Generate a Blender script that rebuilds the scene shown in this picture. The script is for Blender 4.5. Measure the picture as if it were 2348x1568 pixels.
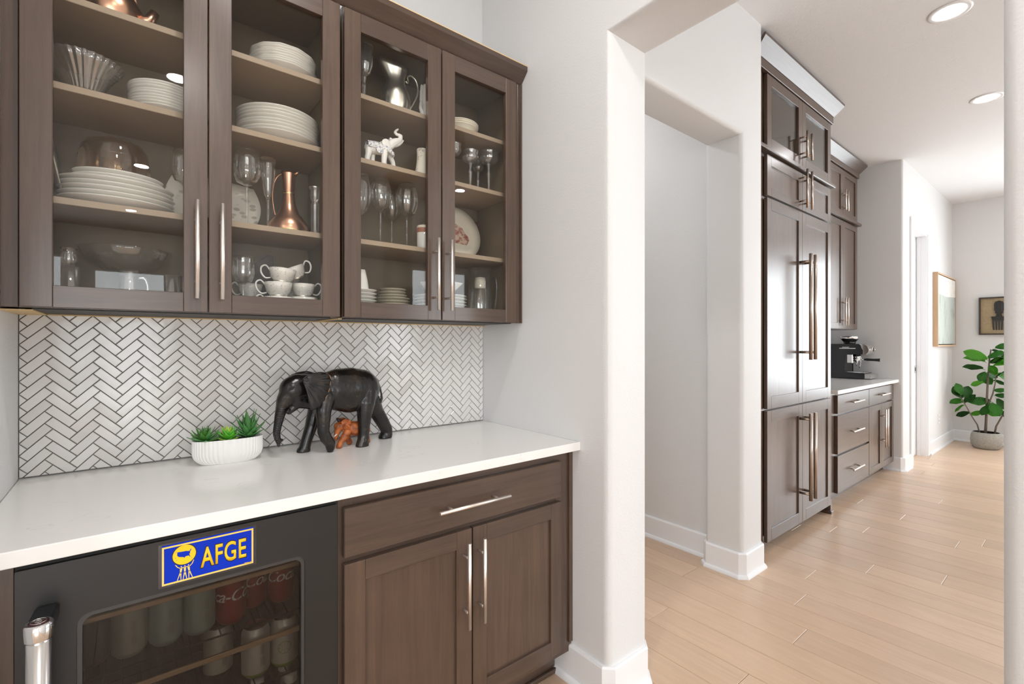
import bpy, bmesh, math, random
from math import pi, sin, cos, radians, sqrt
from mathutils import Vector, Matrix

# ---------------------------------------------------------------- scene, camera, world, exposure
for o in list(bpy.data.objects):
    bpy.data.objects.remove(o, do_unlink=True)
scn = bpy.context.scene
COL = scn.collection
random.seed(7)

cam_d = bpy.data.cameras.new('camera')
cam_d.sensor_width = 36.0
cam_d.lens = 1087.8 / 2348 * 36.0
cam_d.clip_start = 0.02
cam = bpy.data.objects.new('camera', cam_d)
cam.location = (0.0, 0.0, 1.29)
cam.rotation_euler = (pi / 2, 0.0, 0.89181 - pi / 2)
COL.objects.link(cam)
scn.camera = cam

SKY_STRENGTH = 7.0
CAN_STRENGTH = 78.0
BAR_STRENGTH = 265.0
world = bpy.data.worlds.new('sky')
scn.world = world
world.use_nodes = True
wn = world.node_tree.nodes
wn['Background'].inputs[0].default_value = (0.90, 0.955, 1.0, 1)
wn['Background'].inputs[1].default_value = SKY_STRENGTH

scn.view_settings.view_transform = 'Standard'
scn.view_settings.look = 'None'
scn.view_settings.gamma = 1.0
scn.view_settings.use_curve_mapping = False
scn.view_settings.exposure = 0.33
try:
    scn.cycles.use_denoising = True
    scn.cycles.max_bounces = 14
    scn.cycles.diffuse_bounces = 6
    scn.cycles.glossy_bounces = 6
    scn.cycles.transmission_bounces = 10
    scn.cycles.transparent_max_bounces = 24
    scn.cycles.sample_clamp_indirect = 6.0
    scn.cycles.caustics_reflective = False
    scn.cycles.caustics_refractive = False
except Exception:
    pass

# portals at every window that steer sky light through each opening
def portal(x, y, z, w, h, rot):
    d = bpy.data.lights.new('window_portal', 'AREA')
    d.shape = 'RECTANGLE'; d.size = w; d.size_y = h
    d.cycles.is_portal = True
    o = bpy.data.objects.new('window_portal', d)
    o.location = (x, y, z); o.rotation_euler = rot
    o['kind'] = 'helper'
    COL.objects.link(o)

# ---------------------------------------------------------------- mesh helpers
def NB():
    return bmesh.new()

def box(bm, x0, x1, y0, y1, z0, z1, bev=0.0, seg=1, mi=0):
    r = bmesh.ops.create_cube(bm, size=1.0)
    vs = r['verts']
    for v in vs:
        v.co = Vector((x0 + (x1 - x0) * (v.co.x + .5), y0 + (y1 - y0) * (v.co.y + .5), z0 + (z1 - z0) * (v.co.z + .5)))
    fs = list({f for v in vs for f in v.link_faces})
    for f in fs:
        f.material_index = mi
    if bev > 0:
        es = list({e for v in vs for e in v.link_edges})
        rr = bmesh.ops.bevel(bm, geom=es, offset=bev, segments=seg, profile=0.5, affect='EDGES')
        for f in rr['faces']:
            f.material_index = mi
    return vs

def lathe(bm, prof, seg=32, cx=0, cy=0, cz=0, mi=0, flute=None, smooth=True):
    """prof: list of (r, z) bottom to top (or any order); flute(angle, r, z) -> r"""
    rings = []
    for (r, z) in prof:
        if r < 1e-6:
            rings.append([bm.verts.new((cx, cy, cz + z))])
        else:
            ring = []
            for k in range(seg):
                a = 2 * pi * k / seg
                rr = flute(a, r, z) if flute else r
                ring.append(bm.verts.new((cx + rr * cos(a), cy + rr * sin(a), cz + z)))
            rings.append(ring)
    for a, b in zip(rings[:-1], rings[1:]):
        for k in range(seg):
            k2 = (k + 1) % seg
            if len(a) == 1 and len(b) == 1:
                continue
            if len(a) == 1:
                f = bm.faces.new((a[0], b[k2], b[k]))
            elif len(b) == 1:
                f = bm.faces.new((a[k], a[k2], b[0]))
            else:
                f = bm.faces.new((a[k], a[k2], b[k2], b[k]))
            f.material_index = mi
            f.smooth = smooth
    return rings

def cyl(bm, p0, p1, r0, r1=None, seg=16, mi=0, smooth=True):
    if r1 is None:
        r1 = r0
    tube(bm, [p0, p1], [r0, r1], seg, mi, smooth)

def tube(bm, pts, rad, seg=12, mi=0, smooth=True, caps=True):
    pts = [Vector(p) for p in pts]
    n = len(pts)
    if not isinstance(rad, (list, tuple)):
        rad = [rad] * n
    tang = []
    for i in range(n):
        t = pts[min(i + 1, n - 1)] - pts[max(i - 1, 0)]
        tang.append(t.normalized())
    ref = Vector((0, 0, 1)) if abs(tang[0].z) < .9 else Vector((1, 0, 0))
    u = tang[0].cross(ref).normalized()
    rings = []
    for i in range(n):
        u = (u - tang[i] * u.dot(tang[i])).normalized()
        v = tang[i].cross(u)
        rings.append([bm.verts.new(pts[i] + (u * cos(2 * pi * k / seg) + v * sin(2 * pi * k / seg)) * rad[i]) for k in range(seg)])
    for a, b in zip(rings[:-1], rings[1:]):
        for k in range(seg):
            k2 = (k + 1) % seg
            f = bm.faces.new((a[k], a[k2], b[k2], b[k])); f.material_index = mi; f.smooth = smooth
    if caps:
        f = bm.faces.new(list(reversed(rings[0]))); f.material_index = mi
        f = bm.faces.new(rings[-1]); f.material_index = mi

def prism(bm, poly, axis, a0, a1, mi=0):
    """poly: 2D points; axis 'x': (y,z), 'y': (x,z), 'z': (x,y)"""
    def P(p, a):
        if axis == 'x': return (a, p[0], p[1])
        if axis == 'y': return (p[0], a, p[1])
        return (p[0], p[1], a)
    A = [bm.verts.new(P(p, a0)) for p in poly]
    B = [bm.verts.new(P(p, a1)) for p in poly]
    n = len(poly)
    fs = [bm.faces.new(A), bm.faces.new(list(reversed(B)))]
    for i in range(n):
        j = (i + 1) % n
        fs.append(bm.faces.new((A[j], A[i], B[i], B[j])))
    for f in fs:
        f.material_index = mi
    return A, B

def sweep(bm, prof, path, closed_prof=True, mi=0):
    """prof (offset to the right of travel, z); path list of (x, y)"""
    n = len(path)
    rows = []
    for i in range(n):
        p = Vector(path[i])
        d0 = (Vector(path[i]) - Vector(path[i - 1])).normalized() if i > 0 else None
        d1 = (Vector(path[i + 1]) - Vector(path[i])).normalized() if i < n - 1 else None
        if d0 is None: d0 = d1
        if d1 is None: d1 = d0
        n0 = Vector((d0.y, -d0.x)); n1 = Vector((d1.y, -d1.x))
        m = (n0 + n1).normalized()
        m = m / max(.3, m.dot(n0))
        rows.append([bm.verts.new((p.x + m.x * o, p.y + m.y * o, z)) for o, z in prof])
    k = len(prof)
    for a, b in zip(rows[:-1], rows[1:]):
        for i in range(k if closed_prof else k - 1):
            j = (i + 1) % k
            f = bm.faces.new((a[i], a[j], b[j], b[i])); f.material_index = mi
    if closed_prof:
        bm.faces.new(rows[0]); bm.faces.new(list(reversed(rows[-1])))

def xform(bm, verts, M):
    for v in verts:
        v.co = M @ v.co

def _finish(bm, fixn=True):
    if fixn:
        bmesh.ops.recalc_face_normals(bm, faces=bm.faces)

def base_of(o):
    p = Vector((0, 0, 0))
    while o is not None:
        p = p + Vector(o.location)
        o = o.parent
    return p

def ob(name, bm, mats, parent=None, origin=None, local=False, smooth=None, fixn=True):
    """bm holds world coordinates (unless local); the object's origin is the parent thing's base or `origin`"""
    _finish(bm, fixn)
    if smooth is not None:
        for f in bm.faces:
            f.smooth = smooth
    me = bpy.data.meshes.new(name)
    if not local:
        off = base_of(parent) if parent is not None else Vector(origin or (0, 0, 0))
        bmesh.ops.translate(bm, vec=-off, verts=bm.verts)
    bm.to_mesh(me); bm.free()
    for m in (mats if isinstance(mats, (list, tuple)) else [mats]):
        me.materials.append(m)
    o = bpy.data.objects.new(name, me)
    if parent is not None:
        o.parent = parent
    elif not local:
        o.location = Vector(origin or (0, 0, 0))
    COL.objects.link(o)
    return o

def thing(name, label, cat, loc=(0, 0, 0), group=None, rz=0.0):
    o = bpy.data.objects.new(name, None)
    o.empty_display_size = 0.05
    o.location = loc; o.rotation_euler = (0, 0, rz)
    COL.objects.link(o)
    return tag(o, label, cat, group)

def tag(o, label=None, cat=None, group=None, kind=None):
    if label:
        o['label'] = label
        nw = len(label.replace(',', ' ').split())
        if nw < 4 or nw > 16:
            print('LABELLEN', nw, label)
    if cat: o['category'] = cat
    if group: o['group'] = group
    if kind: o['kind'] = kind
    return o

def struct(o, label=None):
    if o.type == 'MESH' and o.name.startswith('wall_'):
        for p in o.data.polygons: p.use_smooth = True
        o.data.set_sharp_from_angle(angle=radians(35))
    o['kind'] = 'structure'
    if label: o['label'] = label
    return o

def dup(root, loc=None, rot=None, label=None, group=None, scale=None):
    def cp(o, par):
        c = o.copy(); COL.objects.link(c)
        if par is not None:
            c.parent = par
        for ch in list(o.children):
            cp(ch, c)
        return c
    kids = list(root.children)
    r = root.copy(); COL.objects.link(r)
    for ch in kids:
        cp(ch, r)
    if loc is not None: r.location = loc
    if rot is not None: r.rotation_euler = rot
    if scale is not None: r.scale = scale
    if label: r['label'] = label
    if group: r['group'] = group
    return r

def eval_mesh(o):
    dg = bpy.context.evaluated_depsgraph_get()
    dg.update()
    me = bpy.data.meshes.new_from_object(o.evaluated_get(dg))
    return me

ORD = ['topmost', 'second from top', 'third from top', 'fourth from top', 'fifth from top', 'sixth from top', 'seventh from top', 'eighth from top', 'ninth from top', 'tenth from top']

# ---------------------------------------------------------------- materials
def _nt(name):
    m = bpy.data.materials.new(name); m.use_nodes = True
    nt = m.node_tree
    return m, nt, nt.nodes, nt.links, nt.nodes['Principled BSDF']

def spline(pts, n=5):
    out = []; P = [Vector(p) for p in pts]; m = len(P)
    for i in range(m - 1):
        p0, p1, p2, p3 = P[max(i - 1, 0)], P[i], P[i + 1], P[min(i + 2, m - 1)]
        for q in range(n):
            t = q / n
            out.append(.5 * ((2 * p1) + (p2 - p0) * t + (2 * p0 - 5 * p1 + 4 * p2 - p3) * t * t + (3 * p1 - p0 - 3 * p2 + p3) * t ** 3))
    out.append(P[-1])
    return out

def ramp(rs, n=5):
    out = []
    for a, b in zip(rs[:-1], rs[1:]):
        out += [a + (b - a) * q / n for q in range(n)]
    return out + [rs[-1]]

def mat(name, col, rough=.5, metal=0.0, spec=None, bump=None, var=None, coat=0.0, emis=None, estr=0.0, trans=0.0, ior=None, sss=0.0, brough=None):
    """bump=(scale, strength, distance); var=(scale, amount) brightness mottling"""
    m, nt, N, L, b = _nt(name)
    b.inputs['Base Color'].default_value = (*col, 1)
    b.inputs['Roughness'].default_value = rough
    b.inputs['Metallic'].default_value = metal
    if spec is not None: b.inputs['Specular IOR Level'].default_value = spec
    if coat: b.inputs['Coat Weight'].default_value = coat; b.inputs['Coat Roughness'].default_value = .08
    if trans: b.inputs['Transmission Weight'].default_value = trans
    if ior: b.inputs['IOR'].default_value = ior
    if sss:
        b.inputs['Subsurface Weight'].default_value = sss
        b.inputs['Subsurface Radius'].default_value = (.01, .01, .006)
    if emis:
        b.inputs['Emission Color'].default_value = (*emis, 1); b.inputs['Emission Strength'].default_value = estr
    tc = N.new('ShaderNodeTexCoord')
    if bump:
        n = N.new('ShaderNodeTexNoise'); n.inputs['Scale'].default_value = bump[0]; n.inputs['Detail'].default_value = 2.0
        L.new(tc.outputs['Object'], n.inputs['Vector'])
        bp = N.new('ShaderNodeBump'); bp.inputs['Strength'].default_value = bump[1]; bp.inputs['Distance'].default_value = bump[2]
        L.new(n.outputs['Fac'], bp.inputs['Height']); L.new(bp.outputs['Normal'], b.inputs['Normal'])
    if var:
        n = N.new('ShaderNodeTexNoise'); n.inputs['Scale'].default_value = var[0]; n.inputs['Detail'].default_value = 4.0
        L.new(tc.outputs['Object'], n.inputs['Vector'])
        mx = N.new('ShaderNodeMix'); mx.data_type = 'RGBA'
        lo = tuple(c * (1 - var[1]) for c in col); hi = tuple(min(1, c * (1 + var[1])) for c in col)
        mx.inputs['A'].default_value = (*lo, 1); mx.inputs['B'].default_value = (*hi, 1)
        L.new(n.outputs['Fac'], mx.inputs['Factor']); L.new(mx.outputs['Result'], b.inputs['Base Color'])
    return m

def wood(name, c0, c1, axis, rough=.38, scale=14.0, stretch=22.0, contrast=1.0, rnd=0.12, bumps=.05, spec=.5, knots=False, fine=0.35, coat=0.0):
    """stained wood: stretched noise grain along `axis`, random tint per object"""
    m, nt, N, L, b = _nt(name)
    tc = N.new('ShaderNodeTexCoord')
    oi = N.new('ShaderNodeObjectInfo')
    off = N.new('ShaderNodeVectorMath'); off.operation = 'SCALE'; off.inputs[0].default_value = (3.7, 5.1, 7.3)
    L.new(oi.outputs['Random'], off.inputs['Scale'])
    add = N.new('ShaderNodeVectorMath'); add.operation = 'ADD'
    L.new(tc.outputs['Object'], add.inputs[0]); L.new(off.outputs[0], add.inputs[1])
    mp = N.new('ShaderNodeMapping')
    s = [scale] * 3; s['xyz'.index(axis)] = scale / stretch * 1.0
    mp.inputs['Scale'].default_value = s
    L.new(add.outputs[0], mp.inputs['Vector'])
    n1 = N.new('ShaderNodeTexNoise'); n1.inputs['Scale'].default_value = 3.0; n1.inputs['Detail'].default_value = 8.0; n1.inputs['Roughness'].default_value = .62; n1.inputs['Distortion'].default_value = 1.2
    L.new(mp.outputs[0], n1.inputs['Vector'])
    # broad blotches of stain
    n2 = N.new('ShaderNodeTexNoise'); n2.inputs['Scale'].default_value = 7.0; n2.inputs['Detail'].default_value = 3.0
    L.new(add.outputs[0], n2.inputs['Vector'])
    # fine pores
    mp3 = N.new('ShaderNodeMapping'); s3 = [330.0] * 3; s3['xyz'.index(axis)] = 22.0
    mp3.inputs['Scale'].default_value = s3; L.new(add.outputs[0], mp3.inputs['Vector'])
    n3 = N.new('ShaderNodeTexNoise'); n3.inputs['Scale'].default_value = 1.0; n3.inputs['Detail'].default_value = 2.0
    L.new(mp3.outputs[0], n3.inputs['Vector'])
    cr = N.new('ShaderNodeMapRange'); cr.inputs[1].default_value = .5 - .22 / contrast; cr.inputs[2].default_value = .5 + .22 / contrast
    L.new(n1.outputs['Fac'], cr.inputs[0])
    mix = N.new('ShaderNodeMix'); mix.data_type = 'FLOAT'; mix.inputs['Factor'].default_value = .42
    L.new(cr.outputs[0], mix.inputs['A']); L.new(n2.outputs['Fac'], mix.inputs['B'])
    mix2 = N.new('ShaderNodeMix'); mix2.data_type = 'FLOAT'; mix2.inputs['Factor'].default_value = fine * .6
    L.new(mix.outputs['Result'], mix2.inputs['A']); L.new(n3.outputs['Fac'], mix2.inputs['B'])
    mx = N.new('ShaderNodeMix'); mx.data_type = 'RGBA'
    mx.inputs['A'].default_value = (*c0, 1); mx.inputs['B'].default_value = (*c1, 1)
    L.new(mix2.outputs['Result'], mx.inputs['Factor'])
    last = mx.outputs['Result']
    if knots:
        v = N.new('ShaderNodeTexVoronoi'); v.inputs['Scale'].default_value = 1.0
        mpk = N.new('ShaderNodeMapping'); sk = [2.6] * 3; sk['xyz'.index(axis)] = 1.1
        mpk.inputs['Scale'].default_value = sk; L.new(add.outputs[0], mpk.inputs['Vector']); L.new(mpk.outputs[0], v.inputs['Vector'])
        kr = N.new('ShaderNodeMapRange'); kr.inputs[1].default_value = .015; kr.inputs[2].default_value = .06; kr.inputs[3].default_value = .55; kr.inputs[4].default_value = 1.0
        L.new(v.outputs['Distance'], kr.inputs[0])
        mk = N.new('ShaderNodeMix'); mk.data_type = 'RGBA'; mk.blend_type = 'MULTIPLY'; mk.inputs['Factor'].default_value = 1
        L.new(last, mk.inputs['A']); L.new(kr.outputs[0], mk.inputs['B']); last = mk.outputs['Result']
    hv = N.new('ShaderNodeHueSaturation')
    rr = N.new('ShaderNodeMapRange'); rr.inputs[3].default_value = 1 - rnd; rr.inputs[4].default_value = 1 + rnd
    L.new(oi.outputs['Random'], rr.inputs[0]); L.new(rr.outputs[0], hv.inputs['Value'])
    L.new(last, hv.inputs['Color']); L.new(hv.outputs[0], b.inputs['Base Color'])
    b.inputs['Roughness'].default_value = rough
    b.inputs['Specular IOR Level'].default_value = spec
    if coat:
        b.inputs['Coat Weight'].default_value = coat; b.inputs['Coat Roughness'].default_value = .22
    if bumps:
        bp = N.new('ShaderNodeBump'); bp.inputs['Strength'].default_value = bumps; bp.inputs['Distance'].default_value = .002
        L.new(mix2.outputs['Result'], bp.inputs['Height']); L.new(bp.outputs['Normal'], b.inputs['Normal'])
    return m

def thin_glass(name, tint=(.97, .98, .97), ior=1.45, extra=0.0, rough=0.0, power=5.0, haze=0.0):
    m, nt, N, L, b = _nt(name)
    N.remove(b)
    out = N['Material Output']
    t = N.new('ShaderNodeBsdfTransparent'); t.inputs[0].default_value = (*tint, 1)
    g = N.new('ShaderNodeBsdfGlossy'); g.inputs['Roughness'].default_value = rough; g.inputs[0].default_value = (1, 1, 1, 1)
    # Schlick reflectance of one surface, the same from either side
    ge = N.new('ShaderNodeNewGeometry')
    dt = N.new('ShaderNodeVectorMath'); dt.operation = 'DOT_PRODUCT'
    L.new(ge.outputs['Normal'], dt.inputs[0]); L.new(ge.outputs['Incoming'], dt.inputs[1])
    ab = N.new('ShaderNodeMath'); ab.operation = 'ABSOLUTE'; L.new(dt.outputs['Value'], ab.inputs[0])
    om = N.new('ShaderNodeMath'); om.operation = 'SUBTRACT'; om.inputs[0].default_value = 1.0; om.use_clamp = True; L.new(ab.outputs[0], om.inputs[1])
    pw = N.new('ShaderNodeMath'); pw.operation = 'POWER'; pw.inputs[1].default_value = power; L.new(om.outputs[0], pw.inputs[0])
    r0 = ((ior - 1) / (ior + 1)) ** 2 + extra
    ad = N.new('ShaderNodeMath'); ad.operation = 'MULTIPLY_ADD'; ad.use_clamp = True; ad.inputs[1].default_value = 1 - r0; ad.inputs[2].default_value = r0
    L.new(pw.outputs[0], ad.inputs[0])
    mx = N.new('ShaderNodeMixShader')
    L.new(ad.outputs[0], mx.inputs[0]); L.new(t.outputs[0], mx.inputs[1]); L.new(g.outputs[0], mx.inputs[2])
    last = mx.outputs[0]
    if haze:
        df = N.new('ShaderNodeBsdfDiffuse'); df.inputs[0].default_value = (.9, .9, .88, 1)
        m2 = N.new('ShaderNodeMixShader'); m2.inputs[0].default_value = haze
        L.new(last, m2.inputs[1]); L.new(df.outputs[0], m2.inputs[2]); last = m2.outputs[0]
    L.new(last, out.inputs['Surface'])
    return m

M = {}
M['wall'] = mat('wall paint', (.70, .70, .70), .62, bump=(150, .22, .004))
M['wallbright'] = M['wall']
M['ceiling'] = mat('ceiling paint', (.79, .80, .815), .8, bump=(95, .35, .005))
M['trim'] = mat('white trim paint', (.83, .84, .86), .32)
M['wood_v'] = wood('stained maple upright', (.037, .023, .0165), (.138, .084, .056), 'z', rough=.32, rnd=.07, bumps=.012, coat=.42)
M['wood_h'] = wood('stained maple lengthwise', (.034, .0215, .016), (.124, .077, .053), 'x', rough=.32, rnd=.07, bumps=.012, coat=.42)
M['wood_y'] = wood('stained maple crosswise', (.038, .025, .019), (.11, .074, .054), 'y', rough=.36, rnd=.07)
M['inside'] = wood('cabinet interior veneer', (.140, .104, .058), (.180, .134, .076), 'z', rough=.5, rnd=.02, contrast=.6)
M['shelf'] = wood('shelf veneer', (.31, .232, .158), (.38, .288, .20), 'x', rough=.5, rnd=.03, contrast=.6)
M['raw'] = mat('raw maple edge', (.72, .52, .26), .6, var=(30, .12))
M['underside'] = mat('shade darkened underside', (.022, .016, .013), .5)  # near-black paints in the shade under the upper cabinets
M['dark'] = mat('shadow black', (.008, .007, .006), .7)
M['nickel'] = mat('champagne nickel', (.86, .79, .73), .36, 1.0)
M['bronze'] = mat('nickel darkened by reflection', (.50, .42, .36), .26, 1.0)  # champagne nickel, colour darkened for the dark surroundings the kitchen pulls reflect
M['chrome'] = mat('chrome', (.82, .82, .82), .07, 1.0)
M['steel'] = mat('brushed steel', (.74, .73, .71), .22, 1.0)
M['black_steel'] = mat('black stainless', (.040, .039, .038), .36, .6, bump=(60, .02, .001))
M['frame_grey'] = mat('grey window bezel', (.07, .07, .07), .35, .5)
M['black_plastic'] = mat('black plastic', (.012, .012, .013), .28)
M['pane'] = thin_glass('cabinet glass', (.985, .985, .98), 1.31)
M['pane_dark'] = thin_glass('smoked fridge glass', (.58, .56, .53), 1.4)
M['glass'] = thin_glass('clear glassware', (.985, .985, .975), 1.5, .03, .04, 2.2, .012)
M['crystal'] = thin_glass('cut crystal', (.97, .97, .96), 1.5, .14, .08, 2.2, .04)
M['amber'] = thin_glass('amber glass', (.90, .82, .71), 1.5, .02, .03, 3.0)
M['porcelain'] = mat('white porcelain', (.80, .78, .72), .16, coat=.3)
M['cream'] = mat('cream china', (.74, .68, .55), .22)
M['greyplate'] = mat('beige stoneware', (.62, .56, .44), .3)
M['copper'] = mat('polished copper', (.66, .37, .24), .28, 1.0, var=(9, .25))
M['silver'] = mat('worn silver', (.86, .80, .68), .34, 1.0, var=(12, .18))
M['brownbox'] = mat('dark brown leather box', (.035, .018, .012), .35)
M['redbox'] = mat('dark red box', (.12, .028, .022), .5)
M['wax'] = mat('candle wax', (.85, .80, .68), .5, sss=.2)
M['terracotta_band'] = mat('rust glaze band', (.36, .14, .08), .4)
M['soil'] = mat('potting soil', (.03, .022, .016), .9, bump=(120, .6, .006))
M['leafy1'] = mat('dark succulent green', (.06, .20, .03), .35, var=(40, .35))
M['leafy2'] = mat('bright succulent green', (.10, .42, .035), .32, var=(50, .4))
M['leafy3'] = mat('aloe green', (.075, .24, .065), .35, var=(45, .35))
M['leafy2b'] = mat('lime succulent leaf', (.36, .55, .07), .32, var=(50, .3))
M['twig'] = mat('dark twig', (.045, .022, .015), .6)
M['bark'] = mat('grey bark', (.13, .10, .075), .7, var=(60, .3))
M['white_gloss'] = mat('white glazed ceramic', (.84, .84, .82), .25, coat=.2)
M['black_paint'] = mat('black rubber', (.01, .01, .01), .6)
M['blue_print'] = mat('blue printed vinyl', (.0, .030, .50), .55, spec=.2)
M['yellow_print'] = mat('yellow print', (.95, .60, .01), .4)
M['cream_print'] = mat('pale yellow print', (.95, .66, .13), .4)
M['navy_print'] = mat('dark outline print', (.03, .015, .01), .5)
M['film'] = thin_glass('clear sticker film', (.72, .74, .78), 1.5, .02)
M['can_red'] = mat('red can', (.30, .012, .010), .28, .35)
M['can_white'] = mat('white can', (.62, .63, .60), .3, .3)
M['can_green'] = mat('lime green can', (.26, .42, .10), .3, .3)
M['can_teal'] = mat('pale teal can', (.36, .47, .46), .3, .3)
M['can_sage'] = mat('sage can', (.40, .44, .38), .3, .3)
M['white_print'] = mat('white print', (.85, .85, .83), .5)
M['grey_print'] = mat('grey print', (.30, .30, .28), .5)
M['rack_trim'] = mat('champagne rack trim', (.62, .46, .32), .35, .6)
M['fridge_in'] = mat('dark liner', (.05, .045, .04), .5)
M['oak_frame'] = wood('pale oak frame', (.50, .33, .20), (.64, .45, .29), 'z', rough=.5, rnd=.02)
M['canvas_w'] = mat('off white canvas', (.80, .79, .74), .8, var=(9, .08))
M['canvas_g'] = mat('sage grey canvas', (.47, .51, .47), .8, var=(6, .25))
M['canvas_d'] = mat('charcoal brush marks', (.16, .17, .16), .8, var=(14, .5))
M['dark_frame'] = mat('dark bronze frame', (.05, .036, .024), .45)
M['burlap'] = mat('tan grass cloth', (.42, .32, .20), .9, var=(50, .25), bump=(200, .5, .003))
M['ebony'] = mat('ebony wood', (.012, .010, .009), .5)
M['basket'] = mat('woven grey planter', (.30, .285, .25), .8, var=(90, .3))
EXTRA_JOINTS = {6: [1.007], 4: [.941], 8: [.82], 10: [1.324]}
# ---------------------------------------------------------------- special materials
def tile_mat():
    m, nt, N, L, b = _nt('glazed tile')
    oi = N.new('ShaderNodeObjectInfo'); tc = N.new('ShaderNodeTexCoord')
    ra = N.new('ShaderNodeValToRGB')
    ra.color_ramp.elements[0].color = (.66, .635, .61, 1); ra.color_ramp.elements[1].color = (.80, .785, .765, 1)
    e = ra.color_ramp.elements.new(.3); e.color = (.74, .725, .705, 1)
    L.new(oi.outputs['Random'], ra.inputs[0]); L.new(ra.outputs[0], b.inputs['Base Color'])
    b.inputs['Roughness'].default_value = .14
    n = N.new('ShaderNodeTexNoise'); n.inputs['Scale'].default_value = 34; n.inputs['Detail'].default_value = 1.0
    L.new(tc.outputs['Object'], n.inputs['Vector'])
    bp = N.new('ShaderNodeBump'); bp.inputs['Strength'].default_value = .22; bp.inputs['Distance'].default_value = .004
    L.new(n.outputs['Fac'], bp.inputs['Height']); L.new(bp.outputs['Normal'], b.inputs['Normal'])
    return m

def quartz_mat():
    m, nt, N, L, b = _nt('white quartz')
    tc = N.new('ShaderNodeTexCoord')
    n1 = N.new('ShaderNodeTexNoise'); n1.inputs['Scale'].default_value = 3.1; n1.inputs['Detail'].default_value = 7; n1.inputs['Distortion'].default_value = 1.4
    mp = N.new('ShaderNodeMapping'); mp.inputs['Rotation'].default_value = (0, 0, .5); mp.inputs['Scale'].default_value = (1.2, 3.2, 1.5)
    L.new(tc.outputs['Object'], mp.inputs[0]); L.new(mp.outputs[0], n1.inputs['Vector'])
    a = N.new('ShaderNodeMath'); a.operation = 'SUBTRACT'; a.inputs[1].default_value = .5; L.new(n1.outputs['Fac'], a.inputs[0])
    ab = N.new('ShaderNodeMath'); ab.operation = 'ABSOLUTE'; L.new(a.outputs[0], ab.inputs[0])
    r = N.new('ShaderNodeMapRange'); r.inputs[1].default_value = 0; r.inputs[2].default_value = .012; r.inputs[3].default_value = 1; r.inputs[4].default_value = 0
    L.new(ab.outputs[0], r.inputs[0])
    n2 = N.new('ShaderNodeTexNoise'); n2.inputs['Scale'].default_value = 7; L.new(tc.outputs['Object'], n2.inputs['Vector'])
    r2 = N.new('ShaderNodeMapRange'); r2.inputs[1].default_value = .55; r2.inputs[2].default_value = .72; L.new(n2.outputs['Fac'], r2.inputs[0])
    mu = N.new('ShaderNodeMath'); mu.operation = 'MULTIPLY'; L.new(r.outputs[0], mu.inputs[0]); L.new(r2.outputs[0], mu.inputs[1])
    mx = N.new('ShaderNodeMix'); mx.data_type = 'RGBA'; mx.inputs['A'].default_value = (.86, .85, .83, 1); mx.inputs['B'].default_value = (.66, .65, .64, 1)
    L.new(mu.outputs[0], mx.inputs['Factor']); L.new(mx.outputs['Result'], b.inputs['Base Color'])
    b.inputs['Roughness'].default_value = .17
    return m

def floral_mat(name, base, ink, scale=42, thr=.33):
    m, nt, N, L, b = _nt(name)
    tc = N.new('ShaderNodeTexCoord')
    v = N.new('ShaderNodeTexVoronoi'); v.inputs['Scale'].default_value = scale
    L.new(tc.outputs['Object'], v.inputs['Vector'])
    n = N.new('ShaderNodeTexNoise'); n.inputs['Scale'].default_value = scale * .35; L.new(tc.outputs['Object'], n.inputs['Vector'])
    r = N.new('ShaderNodeMapRange'); r.inputs[1].default_value = thr; r.inputs[2].default_value = thr - .14; L.new(v.outputs['Distance'], r.inputs[0])
    r2 = N.new('ShaderNodeMapRange'); r2.inputs[1].default_value = .46; r2.inputs[2].default_value = .58; L.new(n.outputs['Fac'], r2.inputs[0])
    mu = N.new('ShaderNodeMath'); mu.operation = 'MULTIPLY'; L.new(r.outputs[0], mu.inputs[0]); L.new(r2.outputs[0], mu.inputs[1])
    mx = N.new('ShaderNodeMix'); mx.data_type = 'RGBA'; mx.inputs['A'].default_value = (*base, 1); mx.inputs['B'].default_value = (*ink, 1)
    L.new(mu.outputs[0], mx.inputs['Factor']); L.new(mx.outputs['Result'], b.inputs['Base Color'])
    b.inputs['Roughness'].default_value = .18
    return m

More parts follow.
